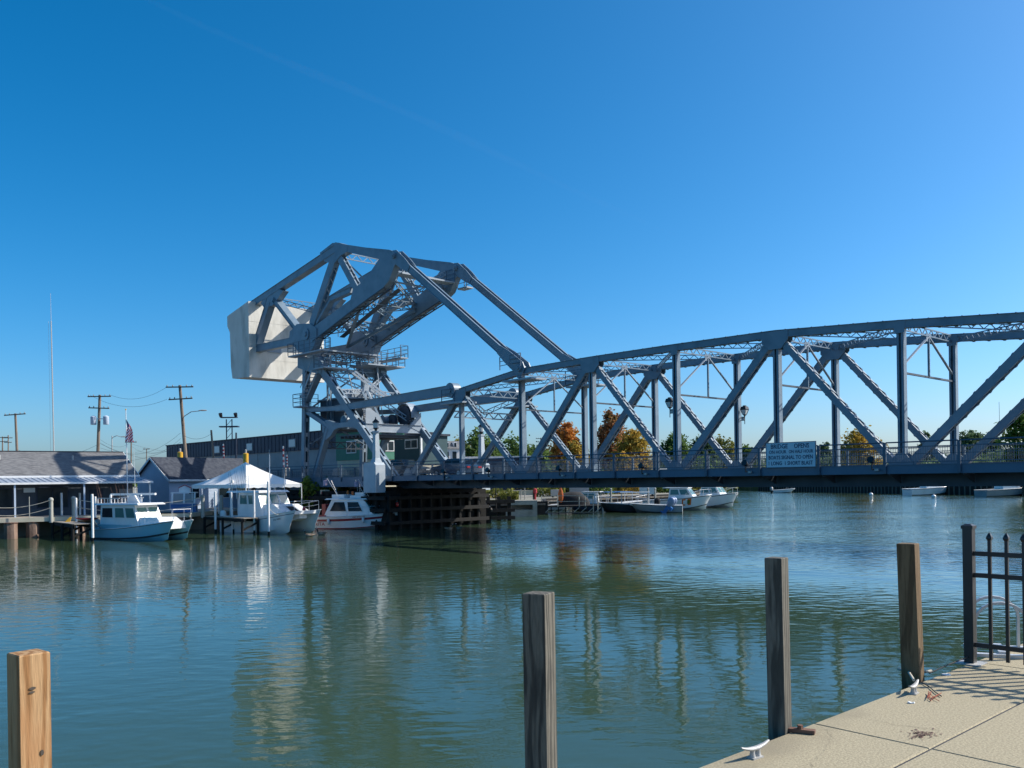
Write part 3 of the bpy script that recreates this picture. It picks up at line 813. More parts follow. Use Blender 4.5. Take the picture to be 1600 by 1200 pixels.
# --- sign on the rail
a = bl(1198, 728, -1.75); b_ = bl(1274, 690, -1.75)
sg = empty('bridge_sign', bw(a.x, -1.75, 0), -(pi/2 - TH))
tag(sg, 'pale rectangular sign reading BRIDGE OPENS hung on the bridge railing', 'sign')
SW = b_.x - a.x; SZ0, SZ1 = 4.20, 5.40
mb = MB(); mb.box(0,SW,-.02,.02,SZ0,SZ1); mb.build('board', M['sign'], sg)
mb = MB(); mb.box(-.03,SW+.03,-.03,.03,SZ1,SZ1+.03); mb.box(-.03,SW+.03,-.03,.03,SZ0-.03,SZ0); mb.box(-.03,0,-.03,.03,SZ0,SZ1); mb.box(SW,SW+.03,-.03,.03,SZ0,SZ1); mb.build('frame', M['fascia'], sg)
def text_mesh(txt, width, height, mat_, parent, loc, rot, name='lettering', bold=.012):
    cu = bpy.data.curves.new(name, 'FONT'); cu.body = txt; cu.align_x = 'CENTER'; cu.align_y = 'CENTER'; cu.size = 1.0; cu.extrude = .003; cu.offset = bold
    cu.resolution_u = 2
    ob = bpy.data.objects.new(name, cu); COL.objects.link(ob)
    dg = bpy.context.evaluated_depsgraph_get()
    me = bpy.data.meshes.new_from_object(ob.evaluated_get(dg))
    bpy.data.objects.remove(ob); bpy.data.curves.remove(cu)
    xs = [v.co.x for v in me.vertices]; ys = [v.co.y for v in me.vertices]
    cx, cy = (max(xs)+min(xs))/2, (max(ys)+min(ys))/2; kx = width/(max(xs)-min(xs)); ky = height/(max(ys)-min(ys))
    for v in me.vertices: v.co.x = (v.co.x-cx)*kx; v.co.y = (v.co.y-cy)*ky
    me.materials.clear(); me.materials.append(mat_)
    o = bpy.data.objects.new(name, me); COL.objects.link(o); o.parent = parent
    o.location = loc; o.rotation_euler = rot
    return o
for txt, x0, x1, z, h in (('BRIDGE',.10,.45,.86,.19),('OPENS',.58,.88,.86,.19),('ON HOUR',.06,.42,.63,.14),('ON HALF HOUR',.47,.96,.63,.14),
                      ('BOATS SIGNAL TO OPEN',.05,.95,.40,.16),('1 LONG  1 SHORT BLAST',.05,.95,.16,.16)):
    text_mesh(txt, (x1-x0)*SW, h*(SZ1-SZ0), M['signtext'], sg, ((x0+x1)/2*SW, -.026, SZ0+z*(SZ1-SZ0)), (R(90),0,0))

# --- floodlights along the fascia, navigation lights below
def floodlight(s, label):
    r = empty('floodlight', bw(s, -1.66, 4.05), -(pi/2 - TH))
    tag(r, label, 'floodlight', 'floodlights along the bridge edge')
    mb = MB(); mb.bar((0,0,-.05),(0,-.22,-.05),.05,.05); mb.bar((0,-.22,-.07),(0,-.22,.22),.05,.05,(1,0,0)); mb.build('bracket', M['black'], r)
    mb = MB(); mb.tube((0,-.1,.30),(0,-.36,.42),.10,.17,12); mb.build('head', M['black'], r, smooth=40)
    mb = MB(); mb.box(.08,.26,-.16,-.03,-.12,-.02); mb.build('junction_box', M['galv'], r)
for x, lab in ((1365,'black floodlight on the bridge edge right of the white sign'),(1168,'black floodlight on the bridge edge left of the white sign'),
               (1006,'black floodlight on the bridge edge before the golden tree'),(877,'black floodlight on the bridge edge before the orange tree'),
               (766,'black floodlight on the bridge edge above the timber fender'),(697,'black floodlight on the bridge edge nearest the left pedestal')):
    floodlight(bl(x, 735, -1.7).x, lab)
def nav_light(p, label):
    r = empty('navigation_light', p); tag(r, label, 'signal light', 'red navigation lights under the bridge')
    mb = MB(); mb.lathe([(.10,-.12),(.13,-.05),(.13,.12),(.08,.2)],10); mb.build('lens', M['lens_red'], r, smooth=40)
    mb = MB(); mb.box(-.05,.05,-.05,.05,.2,.5); mb.box(-.1,.1,-.1,.1,.2,.24); mb.build('bracket', M['black'], r)
nav_light(bl(728,760,-1.75), 'red navigation light hung from the bridge edge')
nav_light(bw(-6.85,-1.0,1.9), 'red navigation light low on the dark bridge pier')
# --- lanterns on the truss posts
def lantern(s, y, z, side, label):
    r = empty('bridge_lantern', bw(s, y, z), -(pi/2 - TH)); tag(r, label, 'lantern', 'lanterns on the bridge posts'); r.scale = (.66,.66,.66)
    x = -.5*side
    mb = MB()
    mb.loft([[(x-k,-k,z_),(x+k,-k,z_),(x+k,k,z_),(x-k,k,z_)] for z_, k in ((.45,.28),(.50,.30),(.74,.24),(.78,.12),(.86,.12))])
    mb.loft([[(x-k,-k,z_),(x+k,-k,z_),(x+k,k,z_),(x-k,k,z_)] for z_, k in ((-.22,.03),(-.1,.06),(-.05,.13),(0,.14))])
    for a_, c_ in ((-1,-1),(1,-1),(1,1),(-1,1)): mb.bar((x+a_*.135,c_*.135,0),(x+a_*.27,c_*.27,.45),.035,.035)
    mb.bar((x,0,-.2),(x,0,-.9),.05,.05,(1,0,0)); mb.bar((x,0,-.3),(0,0,-.3),.06,.06); mb.bar((x,0,-.55),(0,0,-.55),.05,.05)
    mb.build('frame', M['black'], r)
    mb = MB(); mb.loft([[(x-k,-k,z_),(x+k,-k,z_),(x+k,k,z_),(x-k,k,z_)] for z_, k in ((.005,.125),(.445,.255))]); mb.build('glass', M['frost'], r)
    mb = MB(); mb.box(x+.05*side,x+.34*side,-.03,.03,-.52,-.18) if side > 0 else mb.box(x+.34*side,x+.05*side,-.03,.03,-.52,-.18); mb.build('ballast_box', M['galv'], r)
lantern(19.2-.16, 0, bl(1049,636).z, 1, 'black lantern on the near truss post before the blue sky')
lantern(19.2+.16, D, bl(1160,648,D).z, -1, 'black lantern on the far truss post right of the green trees')

# ================================================================== GROUND
def land(name, pts, ztop, mat_, zbot=-3.0):
    mb = MB(); n = len(pts)
    v = [(x,y,ztop) for x, y in pts] + [(x,y,zbot) for x, y in pts]
    mb.add(v, [tuple(range(n))] + [((i+1)%n, i, n+i, n+(i+1)%n) for i in range(n)])
    return tag(mb.build(name, mat_), kind='structure')
A = lambda s, t: (bw(s,t,0).x, bw(s,t,0).y)
land('riverbank', [(-2500,20),(-62,46.5),(-37.5,65.5),(-25.5,73.0),A(-26,-1.5),A(-26,D+1.7),(-3.0,91),(3.4,92),(3.5,104),(24,122),(34,150),(48,260),(60,600),(200,4800),(-2500,4800)][::-1], 1.35, M['gravel'])
land('far_bank', [(64,700),(60,420),(57,300),(61,215),(72,163),(84,128),(110,95),(160,60),(2500,40),(2500,4800),(300,4800)][::-1], 1.5, M['grassy'])
land('near_bank', [(5.6,8.95),(20,20.5),(40,14),(2500,-100),(2500,-550),(-6,-550),(-6,-1.45)][::-1], 2.06, M['concrete'])

# foreground dock: separate concrete slabs with open joints
EDX, EDY = .746, .666          # along the dock edge
def dk(a, b_, z=2.2): return V3((1.45 + EDX*a + EDY*b_, 5.2 + EDY*a - EDX*b_, z))
M['slab'] = mat('dock_concrete', (.265,.225,.145), (.42,.36,.235), 75, .92, 0, .003, 140, c3=(.225,.19,.125), s3=.9, detail=9, lo=.38, hi=.62)
dock = empty('dock', (0,0,0)); tag(dock, kind='structure')
def slab(a0, a1, b0, b1, name='slab', top=2.2, rnd=.008):
    mb = MB(); g = .002
    a0 += g; a1 -= g; b0 += .006; b1 -= .006
    P_ = []
    for z, i in ((1.75,0),(top-rnd,0),(top,rnd)):
        P_.append([dk(a0+i,b0+i,z),dk(a1-i,b0+i,z),dk(a1-i,b1-i,z),dk(a0+i,b1-i,z)])
    mb.loft(P_[::1]); return mb.build(name, M['slab'], dock)
for a0, a1 in ((-9.0,-6.4),(-6.4,-3.6),(-3.6,-1.0),(-1.0,.62),(.62,3.25),(3.25,5.6)):
    slab(a0, a1, 0, .74)
for a0, a1, b0, b1 in ((-9,-3.6,.74,3.4),(-3.6,.62,.74,3.4),(.62,5.6,.74,3.4),(-9,-3.6,3.4,9),(-3.6,5.6,3.4,9)):
    slab(a0, a1, b0, b1)
mb = MB()
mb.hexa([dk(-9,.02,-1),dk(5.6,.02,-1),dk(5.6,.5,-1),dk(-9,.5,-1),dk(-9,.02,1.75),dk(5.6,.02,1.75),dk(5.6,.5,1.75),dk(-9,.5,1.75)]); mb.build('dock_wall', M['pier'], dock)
mb = MB()
for b_ in (.74, 3.4): mb.hexa([dk(-9,b_-.008,1.8),dk(5.6,b_-.008,1.8),dk(5.6,b_+.008,1.8),dk(-9,b_+.008,1.8),dk(-9,b_-.008,2.193),dk(5.6,b_-.008,2.193),dk(5.6,b_+.008,2.193),dk(-9,b_+.008,2.193)])
mb.build('joint_filler', M['wire'], dock)
M['crack'] = mat('crack_dirt', (.05,.042,.035), (.09,.08,.065), 30, .95)
def crack(pts, w_=.005):
    mb = MB(); z = 2.204; V_ = []
    r_ = random.Random(len(pts)*13)
    dense = []
    for p0, p1 in zip(pts[:-1], pts[1:]):
        for k in range(6): dense.append(p0 + (p1-p0)*(k/6) + V3((r_.uniform(-.012,.012), r_.uniform(-.012,.012), 0)))
    dense.append(pts[-1])
    for i, p_ in enumerate(dense):
        ww = w_*r_.uniform(.4,1.2)
        V_ += [(p_.x-ww*.7,p_.y-ww*.7,z),(p_.x+ww*.7,p_.y+ww*.7,z)]
    mb.add(V_, [(2*i,2*i+2,2*i+3,2*i+1) for i in range(len(dense)-1)])
    return mb.build('crack', M['crack'], dock)
crack([on_z(1290,1140,2.2),on_z(1299,1152,2.2),on_z(1290,1172,2.2),on_z(1272,1190,2.2),on_z(1268,1200,2.2)], .0017)
crack([on_z(1330,1118,2.2),on_z(1400,1133,2.2),on_z(1470,1142,2.2)], .0015)

r_ = random.Random(31); mb = MB()
for i in range(130):
    c_ = on_z(1441+r_.gauss(0,11), 1148+r_.gauss(0,3.2), 2.2); k = r_.uniform(.003,.011); a0_ = r_.random()*6
    mb.add([(c_.x+k*(.6+.6*r_.random())*cos(a0_+t), c_.y+k*(.6+.6*r_.random())*sin(a0_+t), 2.2035) for t in (0,1.2,2.5,3.8,5.1)],[(0,1,2,3,4)])
tag(mb.build('stain', mat('brown_stain', (.13,.07,.055), (.20,.13,.10), 30, .9), dock), kind='stuff')
# ---------------------------------------------------------------- foreground posts
def wood_mat(name, dark, light, knot, sc=1.0, seed=0.0, rough=.85, contrast=.5):
    m = bpy.data.materials.new(name); m.use_nodes = True
    nt = m.node_tree; N = nt.nodes; L = nt.links; b = N['Principled BSDF']
    b.inputs['Roughness'].default_value = rough; b.inputs['Specular IOR Level'].default_value = .25
    tc = N.new('ShaderNodeTexCoord')
    mp = N.new('ShaderNodeMapping'); mp.inputs['Scale'].default_value = (sc,sc,sc*.10); mp.inputs['Location'].default_value = (seed,seed*.7,seed*.3)
    L.new(tc.outputs['Object'], mp.inputs['Vector'])
    wv = N.new('ShaderNodeTexWave'); wv.wave_type = 'RINGS'; wv.rings_direction = 'Z'
    wv.inputs['Scale'].default_value = 9; wv.inputs['Distortion'].default_value = 7; wv.inputs['Detail'].default_value = 2.5; wv.inputs['Detail Scale'].default_value = 1.6
    L.new(mp.outputs[0], wv.inputs['Vector'])
    fine = N.new('ShaderNodeTexNoise'); fine.inputs['Scale'].default_value = 130; fine.inputs['Detail'].default_value = 4
    L.new(mp.outputs[0], fine.inputs['Vector'])
    rp = N.new('ShaderNodeValToRGB'); rp.color_ramp.elements[0].color = (*light,1); rp.color_ramp.elements[1].color = (*dark,1)
    rp.color_ramp.elements[0].position = .25; rp.color_ramp.elements[1].position = .9
    L.new(wv.outputs['Fac'], rp.inputs['Fac'])
    mx = N.new('ShaderNodeMixRGB'); mx.blend_type = 'MULTIPLY'; mx.inputs['Fac'].default_value = contrast
    L.new(rp.outputs['Color'], mx.inputs['Color1']); L.new(fine.outputs['Fac'], mx.inputs['Color2'])
    mp2 = N.new('ShaderNodeMapping'); mp2.inputs['Scale'].default_value = (1,1,.35); mp2.inputs['Location'].default_value = (seed*2,seed,seed)
    L.new(tc.outputs['Object'], mp2.inputs['Vector'])
    st = N.new('ShaderNodeTexNoise'); st.inputs['Scale'].default_value = 9; st.inputs['Detail'].default_value = 5
    L.new(mp2.outputs[0], st.inputs['Vector'])
    r2 = N.new('ShaderNodeValToRGB'); r2.color_ramp.elements[0].position = .58; r2.color_ramp.elements[0].color = (0,0,0,1); r2.color_ramp.elements[1].position = .75; r2.color_ramp.elements[1].color = (.8,.8,.8,1)
    L.new(st.outputs['Fac'], r2.inputs['Fac'])
    m2 = N.new('ShaderNodeMixRGB'); L.new(r2.outputs['Color'], m2.inputs['Fac']); L.new(mx.outputs['Color'], m2.inputs['Color1']); m2.inputs['Color2'].default_value = (*knot,1)
    L.new(m2.outputs['Color'], b.inputs['Base Color'])
    bp = N.new('ShaderNodeBump'); bp.inputs['Strength'].default_value = .8; bp.inputs['Distance'].default_value = .003
    L.new(fine.outputs['Fac'], bp.inputs['Height']); L.new(bp.outputs[0], b.inputs['Normal'])
    return m
M['wood_new'] = wood_mat('fresh_pine', (.33,.165,.065), (.52,.32,.16), (.36,.19,.085), 1.1, .13)
M['wood_grey'] = wood_mat('weathered_pine', (.085,.08,.068), (.20,.185,.15), (.042,.04,.036), 1.3, .71, contrast=.6)
M['wood_grey2'] = wood_mat('weathered_post', (.095,.09,.076), (.21,.195,.16), (.05,.047,.042), 1.2, 1.9, contrast=.6)
M['wood_brown'] = wood_mat('brown_treated_pine', (.14,.092,.05), (.24,.165,.092), (.10,.065,.04), 1.2, 2.6, contrast=.5)
def dock_post(base, top, w_, rz, mat_, label, d_=None, foot=.0):
    d_ = d_ or w_
    r = empty('mooring_post', base, 0); tag(r, label, 'post', 'square timber posts along the dock edge')
    tp = V3(top) - V3(base)
    mb = MB(); c, s = cos(rz), sin(rz); rings = []
    H = tp.z; k = 0
    for z, ins in ((-foot,0),(H*.3,0),(H*.65,0),(H-.004,0),(H,.004)):
        o = V3((tp.x*z/H, tp.y*z/H, z)); ring = []
        for x, y in ((-1,-1),(1,-1),(1,1),(-1,1)):
            for bx_, by_ in (((1,.975),(.975,1)) if x*y > 0 else ((.975,1),(1,.975))):
                X = x*(w_/2-ins)*bx_; Y = y*(d_/2-ins)*by_
                ring.append((o.x + X*c - Y*s, o.y + X*s + Y*c, z))
        rings.append(ring)
    mb.loft(rings); mb.build('timber', mat_, r)
    return r
p_ = at(47,1100,3.0); dock_post((p_.x,3.0,.6),(p_.x-.003,3.0,at(47,1019,3.0).z),.101,R(-39),M['wood_new'],'fresh orange-brown pine post with knots at the left edge of the water', foot=1.6)
kn_ = bpy.data.objects['mooring_post']
for dx, dz, kx, kz in ((-.012,-.115,.011,.005),(-.014,-.128,.010,.0035),(.016,-.34,.006,.010)):
    mb = MB(); nrm = V3((cos(R(-39)), sin(R(-39)), 0)); tg = V3((-nrm.y, nrm.x, 0)); zt_k = at(47,1019,3.0).z - .6
    c_ = nrm*.0506 + tg*dx + V3((0,0,zt_k+dz))
    mb.prism([c_ + tg*(kx*cos(t)) + V3((0,0,kz*sin(t))) for t in [2*pi*i/10 for i in range(10)]], nrm*.0015); mb.build('knot', M['bark'], kn_)
p_ = at(846,1100,4.2); dock_post((p_.x,4.2,.6),(at(845,1000,4.2).x-.008,4.2,at(845,926,4.2).z),.118,R(-27),M['wood_grey'],'tall grey weathered post standing in the water in the middle', foot=1.6)
p_ = on_z(1221,1146,2.2); p_.z = 1.2; t_ = at(1216,872,p_.y+.02); dock_post((p_.x+.02,p_.y+.06,.9),(t_.x,p_.y+.06,t_.z),.110,R(-39),M['wood_grey2'],'grey weathered post bolted to the dock edge with a brown bracket', foot=1.6)
p3_ = on_z(1434,1062,2.2); t3_ = at(1418.5,849,p3_.y+.06)
dz_ = t3_.z - 2.2; ex_ = (t3_.x - p3_.x)/dz_
dock_post((p3_.x-1.3*ex_-.02,p3_.y+.06,.9),(t3_.x,p3_.y+.06,t3_.z),.133,R(-40),M['wood_brown'],'leaning brown timber post beside the black metal fence', foot=1.6)

# steel bracket plate and rope
r = empty('post_bracket', on_z(1243,1142,2.204)); tag(r, 'rusty brown angle bracket fixing the grey post to the dock', 'bracket')
mb = MB(); mb.bar((-.10,.02,.012),(.10,-.07,.012),.06,.02,(0,0,1)) if False else mb.hexa([(-.10,.0,.0),(.09,-.085,.0),(.11,-.045,.0),(-.08,.04,.0),(-.10,.0,.022),(.09,-.085,.022),(.11,-.045,.022),(-.08,.04,.022)])
mb.build('foot_plate', M['rust'], r)
mb = MB(); mb.box(-.115,-.075,-.01,.05,.022,.2); mb.build('upright_plate', M['rust'], r)
mb = MB(); mb.tube((.02,-.03,.022),(.02,-.03,.045),.018,.018,6); mb.build('bolt', M['rust'], r)

def cleat(p, rz, label):
    r = empty('dock_cleat', p, rz); tag(r, label, 'cleat', 'dock cleats')
    mb = MB(); mb.box(-.055,.055,-.032,.032,0,.012)
    for x in (-.03,.03): mb.loft([[(x+k*cos(t)*1.0, k*sin(t), z) for t in [2*pi*i/8 for i in range(8)]] for z, k in ((.012,.024),(.05,.017),(.075,.02))])
    mb.build('base', M['galv'], r, smooth=50)
    mb = MB(); pts = [(-.15,.118,.010),(-.10,.097,.017),(-.04,.084,.023),(0,.082,.024),(.04,.084,.023),(.10,.097,.017),(.15,.118,.010)]
    mb.loft([[(x, k*cos(t), z+k*.8*sin(t)) for t in [2*pi*i/10 for i in range(10)]] for x, z, k in pts]); mb.build('horn', M['galv'], r, smooth=60)
    r.scale = (.8,.8,.66)
    return r
cleat(on_z(1180,1184,2.2), R(36), 'galvanised cleat alone on the dock edge at the bottom of the picture')
cleat(on_z(1428,1084,2.2), R(52), 'galvanised cleat at the foot of the leaning brown post')
def rope(name, pts, r_, mat_, label, cat='rope'):
    mb = MB(); mb.path([V3(p) for p in pts], r_, 6); o = mb.build(name, mat_, None, smooth=60); tag(o, label, cat); return o
a0 = on_z(1421,1060,2.2)
rope('rope', [on_z(1428,1084,2.2)+V3((0,0,.10)), on_z(1420,1060,2.2)+V3((0,0,.05)), on_z(1417,1052,2.2)+V3((-.06,.02,.03)), on_z(1440,1056,2.2)+V3((.02,-.02,.035)), on_z(1455,1054,2.2)+V3((0,0,.03))], .011, M['rope'], 'pale rope wound round the foot of the leaning brown post')
rope('line', [on_z(1452,1056,2.2)+V3((0,0,.02)), on_z(1480,1050,2.2)+V3((0,0,.055)), on_z(1512,1038,2.2)+V3((0,0,.06))], .005, M['wire'], 'thin dark line running from the brown post to the fence post')
rp_ = random.Random(4); pts = []
for i in range(26):
    c_ = on_z(1437+i*1.4+rp_.uniform(-9,9), 1092+rp_.uniform(-9,9)-abs(i-12)*.2, 2.2); c_.z = 2.208 + rp_.uniform(0,.012); pts.append(c_)
rope('frayed_cord', pts[6:22], .0022, M['cord'], 'tangled orange-red cord lying on the dock by the cleat', 'cord')
rope('dark_cord', [on_z(1440,1068,2.2)+V3((0,0,.01)),on_z(1452,1075,2.2)+V3((0,0,.01)),on_z(1462,1084,2.2)+V3((0,0,.01)),on_z(1471,1090,2.2)+V3((0,0,.01))], .004, M['wire'], 'short dark cord on the dock beside the orange cord', 'cord')
def litter(px, py, w_, mat_, label):
    c_ = on_z(px, py, 2.2); r_ = random.Random(int(px)); mb = MB()
    ring = [(w_*(.6+.5*r_.random())*cos(t), w_*.6*(.6+.5*r_.random())*sin(t)) for t in [2*pi*i/7 for i in range(7)]]
    mb.loft([[(x,y,0) for x,y in ring],[(x*.9,y*.9,.004+.006*r_.random()) for x,y in ring]]); o = mb.build('litter', mat_); o.location = (c_.x,c_.y,2.202); tag(o, label, 'litter')
litter(1423,1099,.03,M['white'],'small white scrap of litter on the dock below the cleat')
litter(1479,1055,.05,M['pvc'],'crumpled pale rag lying at the dock edge left of the fence post')

# ---------------------------------------------------------------- fence and ladder on the dock
fb_ = on_z(1516.5,1037,2.2); FA = math.atan2(-.731,.682)
fence = empty('metal_fence', fb_, FA); tag(fence, 'black metal picket fence with pointed tops on the dock at right', 'fence')
mb = MB(); mb.box(-.038,.038,-.038,.038,0,1.13); mb.build('fence_post', M['black'], fence)
mb = MB(); mb.loft([[(-k,-k,z),(k,-k,z),(k,k,z),(-k,k,z)] for z, k in ((1.13,.046),(1.155,.046),(1.17,.02))]); mb.build('post_cap', M['black'], fence)
mb = MB(); mb.box(-.10,.10,-.10,.10,.002,.012); mb.build('base_plate', M['galv'], fence)
FL = 1.95
for z in (.925,.745,.165):
    mb = MB(); mb.box(.038,FL,-.016,.016,z-.019,z+.019); mb.build('rail', M['black'], fence)
pm = None; x = .16
while x < FL:
    if pm is None:
        mb = MB(); k = .0125; mb.box(-k,k,-k,k,.05,1.04)
        mb.loft([[(-a_,-a_,z),(a_,-a_,z),(a_,a_,z),(-a_,a_,z)] for z, a_ in ((1.035,.012),(1.055,.021),(1.07,.019),(1.105,.002))])
        pm = mb.build('picket', M['black'], fence); pm.location.x = x
    else: part_copy(pm, dx=x-pm.location.x)
    x += .127
mb = MB(); mb.box(FL,FL+.076,-.038,.038,0,1.13); mb.build('fence_post', M['black'], fence)
lp_ = on_z(1556,1026,2.2)
lad = empty('dock_ladder', lp_, R(-20)); tag(lad, 'aluminium dock ladder with curved hand rails behind the black fence', 'ladder')
def hoop(y):
    mb = MB(); pts = [(-.16,y,.0),(-.16,y,.30)]
    for i in range(0, 13):
        t = pi - pi*i/12; pts.append((.04+.20*cos(t), y, .30+.17*sin(t)))
    pts += [(.24,y,.0)]
    for a_, b_ in zip(pts[:-1], pts[1:]): mb.bar(a_, b_, .045, .022, (0,1,0))
    return mb.build('hand_rail', M['alu'], lad)
hoop(-.02); hoop(.38)
mb = MB(); mb.box(-.2,.3,-.06,.0,.0,.03); mb.box(-.2,.3,.36,.42,.0,.03); mb.build('foot_plate', M['alu'], lad)
for i in range(4):
    mb = MB(); z = -.1 - .28*i; mb.box(-.19,-.13,-.02,.38,z-.02,z+.02); mb.build('rung', M['alu'], lad)
mb = MB(); mb.box(.02,.10,-.02,.38,.0,.05); mb.build('rung', M['alu'], lad)

# ================================================================== TREES
def tree(name, px, ptop, Z, hw_px, leaf, label, zb=1.5, density=1.0, seed=0, shape=1.0, trunk=True, group=None, leafsize=.55, squat=.0):
    r_ = random.Random(seed*31 + int(px))
    top = at(px, ptop, Z); H = top.z - zb; Rw = hw_px*Z/FPX
    root = empty(name, (top.x, Z, zb)); tag(root, label, 'tree', group)
    tb = MB(); th = H*.30; tr = max(.12, H*.022)
    tb.tube((0,0,-.2),(r_.uniform(-.2,.2),0,th),tr*1.3,tr*.9,8)
    tops = []
    for i in range(7):
        a_ = 2*pi*i/7 + r_.random(); l_ = Rw*r_.uniform(.4,.8); z2 = H*r_.uniform(.45,.85)
        m_ = V3((cos(a_)*l_*.4, sin(a_)*l_*.4, th + (z2-th)*.5)); e_ = V3((cos(a_)*l_, sin(a_)*l_, z2))
        tb.tube((0,0,th*r_.uniform(.6,1)), m_, tr*.55, tr*.35, 6); tb.tube(m_, e_, tr*.35, tr*.1, 5)
    tb.tube((0,0,th),(0,0,H*.85),tr*.8,tr*.15,6)
    tb.build('trunk', M['bark'], root, smooth=60)
    cb = MB(); zc = H*.53; hz = H*.50
    ncl = int(95*density)
    for i in range(ncl):
        # clump centre in an uneven ellipsoid shell
        while True:
            x, y, z = r_.uniform(-1,1), r_.uniform(-1,1), r_.uniform(-1,1)
            d2 = x*x+y*y+z*z
            if .12 < d2 < 1: break
        kz = 1 - .35*max(0,z)*shape
        cx, cy, cz_ = x*Rw*kz*.85, y*Rw*kz*.85, zc + z*hz*.86
        rad = Rw*r_.uniform(.16,.34); nl = int(46*density)
        for j in range(nl):
            u_ = r_.gauss(0,.5), r_.gauss(0,.5), r_.gauss(0,.42)
            px_, py_, pz_ = cx+u_[0]*rad, cy+u_[1]*rad, cz_+u_[2]*rad
            if pz_ < H*.05: continue
            s_ = leafsize*r_.uniform(.5,1.1)
            a1 = V3((r_.gauss(0,1), r_.gauss(0,1), r_.gauss(0,.6))).normalized()
            a2 = a1.cross(V3((r_.gauss(0,1), r_.gauss(0,1), r_.gauss(0,1)))).normalized()
            c_ = V3((px_,py_,pz_))
            cb.add([c_-a1*s_*.5, c_+a2*s_*.28, c_+a1*s_*.5, c_-a2*s_*.28],[(0,1,2,3)])
    cb.build('crown', leaf, root)
    return root
TG = 'trees on the far bank behind the bridge'
tree('deciduous_tree', 748, 672, 175, 40, M['leaf_green'], 'dark green tree right of the white house behind the bridge', seed=1, group=TG, leafsize=.9)
tree('deciduous_tree', 800, 682, 185, 44, M['leaf_green'], 'dark green tree in the middle of the clump right of the lamp pedestal', seed=2, group=TG, leafsize=.9)
tree('deciduous_tree', 716, 684, 205, 34, M['leaf_olive'], 'small olive green tree half hidden behind the white house', seed=3, group=TG, leafsize=.9)
tree('deciduous_tree', 842, 697, 215, 34, M['leaf_green'], 'low green tree at the right end of the clump left of the orange tree', seed=4, group=TG, leafsize=.9)
tree('maple_tree', 884, 645, 150, 27, M['leaf_orange'], 'bright orange autumn tree behind the bridge posts', seed=5, group=TG, leafsize=.7, shape=1.6, density=1.1)
tree('deciduous_tree', 900, 692, 146, 34, M['leaf_gold'], 'low yellow-green tree at the foot of the orange tree', seed=6, group=TG, leafsize=.7)
tree('maple_tree', 955, 637, 150, 30, M['leaf_red'], 'dull red autumn tree right of the orange tree', seed=7, group=TG, leafsize=.7, shape=1.0, density=1.1)
tree('maple_tree', 988, 664, 140, 36, M['leaf_gold'], 'golden green autumn tree right of the dull red tree', seed=8, group=TG, leafsize=.65, density=1.1)
tree('shrub_tree', 975, 706, 132, 26, M['leaf_gold'], 'low golden shrub in front of the dull red tree', seed=9, group=TG, leafsize=.6, zb=1.4)
tree('deciduous_tree', 1057, 672, 215, 32, M['leaf_green'], 'rounded green tree behind the lantern post', seed=10, group=TG, leafsize=1.0)
tree('deciduous_tree', 1098, 678, 225, 30, M['leaf_bluegreen'], 'green tree between the lantern post and the crossing diagonals', seed=11, group=TG, leafsize=1.0)
tree('deciduous_tree', 1128, 677, 235, 26, M['leaf_olive'], 'olive tree just left of the far lantern', seed=12, group=TG, leafsize=1.0)
tree('deciduous_tree', 1165, 695, 300, 24, M['leaf_green'], 'distant small green tree left of the bridge sign', seed=13, group=TG, leafsize=1.2)
tree('deciduous_tree', 1290, 689, 330, 14, M['leaf_bluegreen'], 'tiny distant tree just right of the bridge sign', seed=14, group=TG, leafsize=1.2)
tree('maple_tree', 1345, 668, 210, 40, M['leaf_gold'], 'wide golden green tree between the two right hand diagonals', seed=15, group=TG, leafsize=.9)
tree('deciduous_tree', 1447, 673, 260, 14, M['leaf_bluegreen'], 'small round blue-green tree right of the tall near post', seed=16, group=TG, leafsize=1.0)
tree('deciduous_tree', 1515, 664, 250, 26, M['leaf_bluegreen'], 'blue-green tree right of the last far post', seed=17, group=TG, leafsize=1.0)
tree('deciduous_tree', 1548, 672, 260, 20, M['leaf_bluegreen'], 'paler blue-green tree left of the big fresh green tree', seed=18, group=TG, leafsize=1.0)
tree('deciduous_tree', 1600, 626, 130, 38, M['leaf_bright'], 'big fresh green tree at the right edge behind the bridge', seed=19, group=TG, leafsize=.7, density=1.2)
# far woods that read as one mass
def woods(name, x0, x1, Z, h0, h1, leaf, zb, n):
    r_ = random.Random(int(Z+x0)); mb = MB()
    for i in range(n):
        x = r_.uniform(x0,x1); y = Z + r_.uniform(-18,18); hh = (h0 + (h1-h0)*(.5+.5*sin(x*.11+1.3*sin(x*.037))))*r_.uniform(.75,1.05)
        for j in range(60):
            s_ = r_.uniform(.8,1.9)
            c_ = V3((x+r_.gauss(0,2.3), y+r_.gauss(0,2.3), zb + hh*(1-abs(r_.gauss(0,.38)))))
            if c_.z < zb: continue
            a1 = V3((r_.gauss(0,1), r_.gauss(0,1), r_.gauss(0,.6))).normalized(); a2 = a1.cross(V3((r_.gauss(0,1), r_.gauss(0,1), r_.gauss(0,1)))).normalized()
            mb.add([c_-a1*s_*.5, c_+a2*s_*.35, c_+a1*s_*.5, c_-a2*s_*.35],[(0,1,2,3)])
    tag(mb.build(name, leaf), kind='stuff')
woods('distant_woods', 60, 330, 470, 7, 12, M['leaf_bluegreen'], 1.5, 260)
woods('distant_woods', -230, 55, 420, 6, 10, M['leaf_green'], 1.5, 260)
woods('bank_bushes', 82, 150, 178, 2.4, 4.6, M['leaf_olive'], 1.5, 110)
woods('far_tree_line', 16, 46, 222, 6, 10, M['leaf_green'], 1.4, 90)
woods('far_tree_line', 78, 175, 238, 5, 8.5, M['leaf_bluegreen'], 1.5, 170)
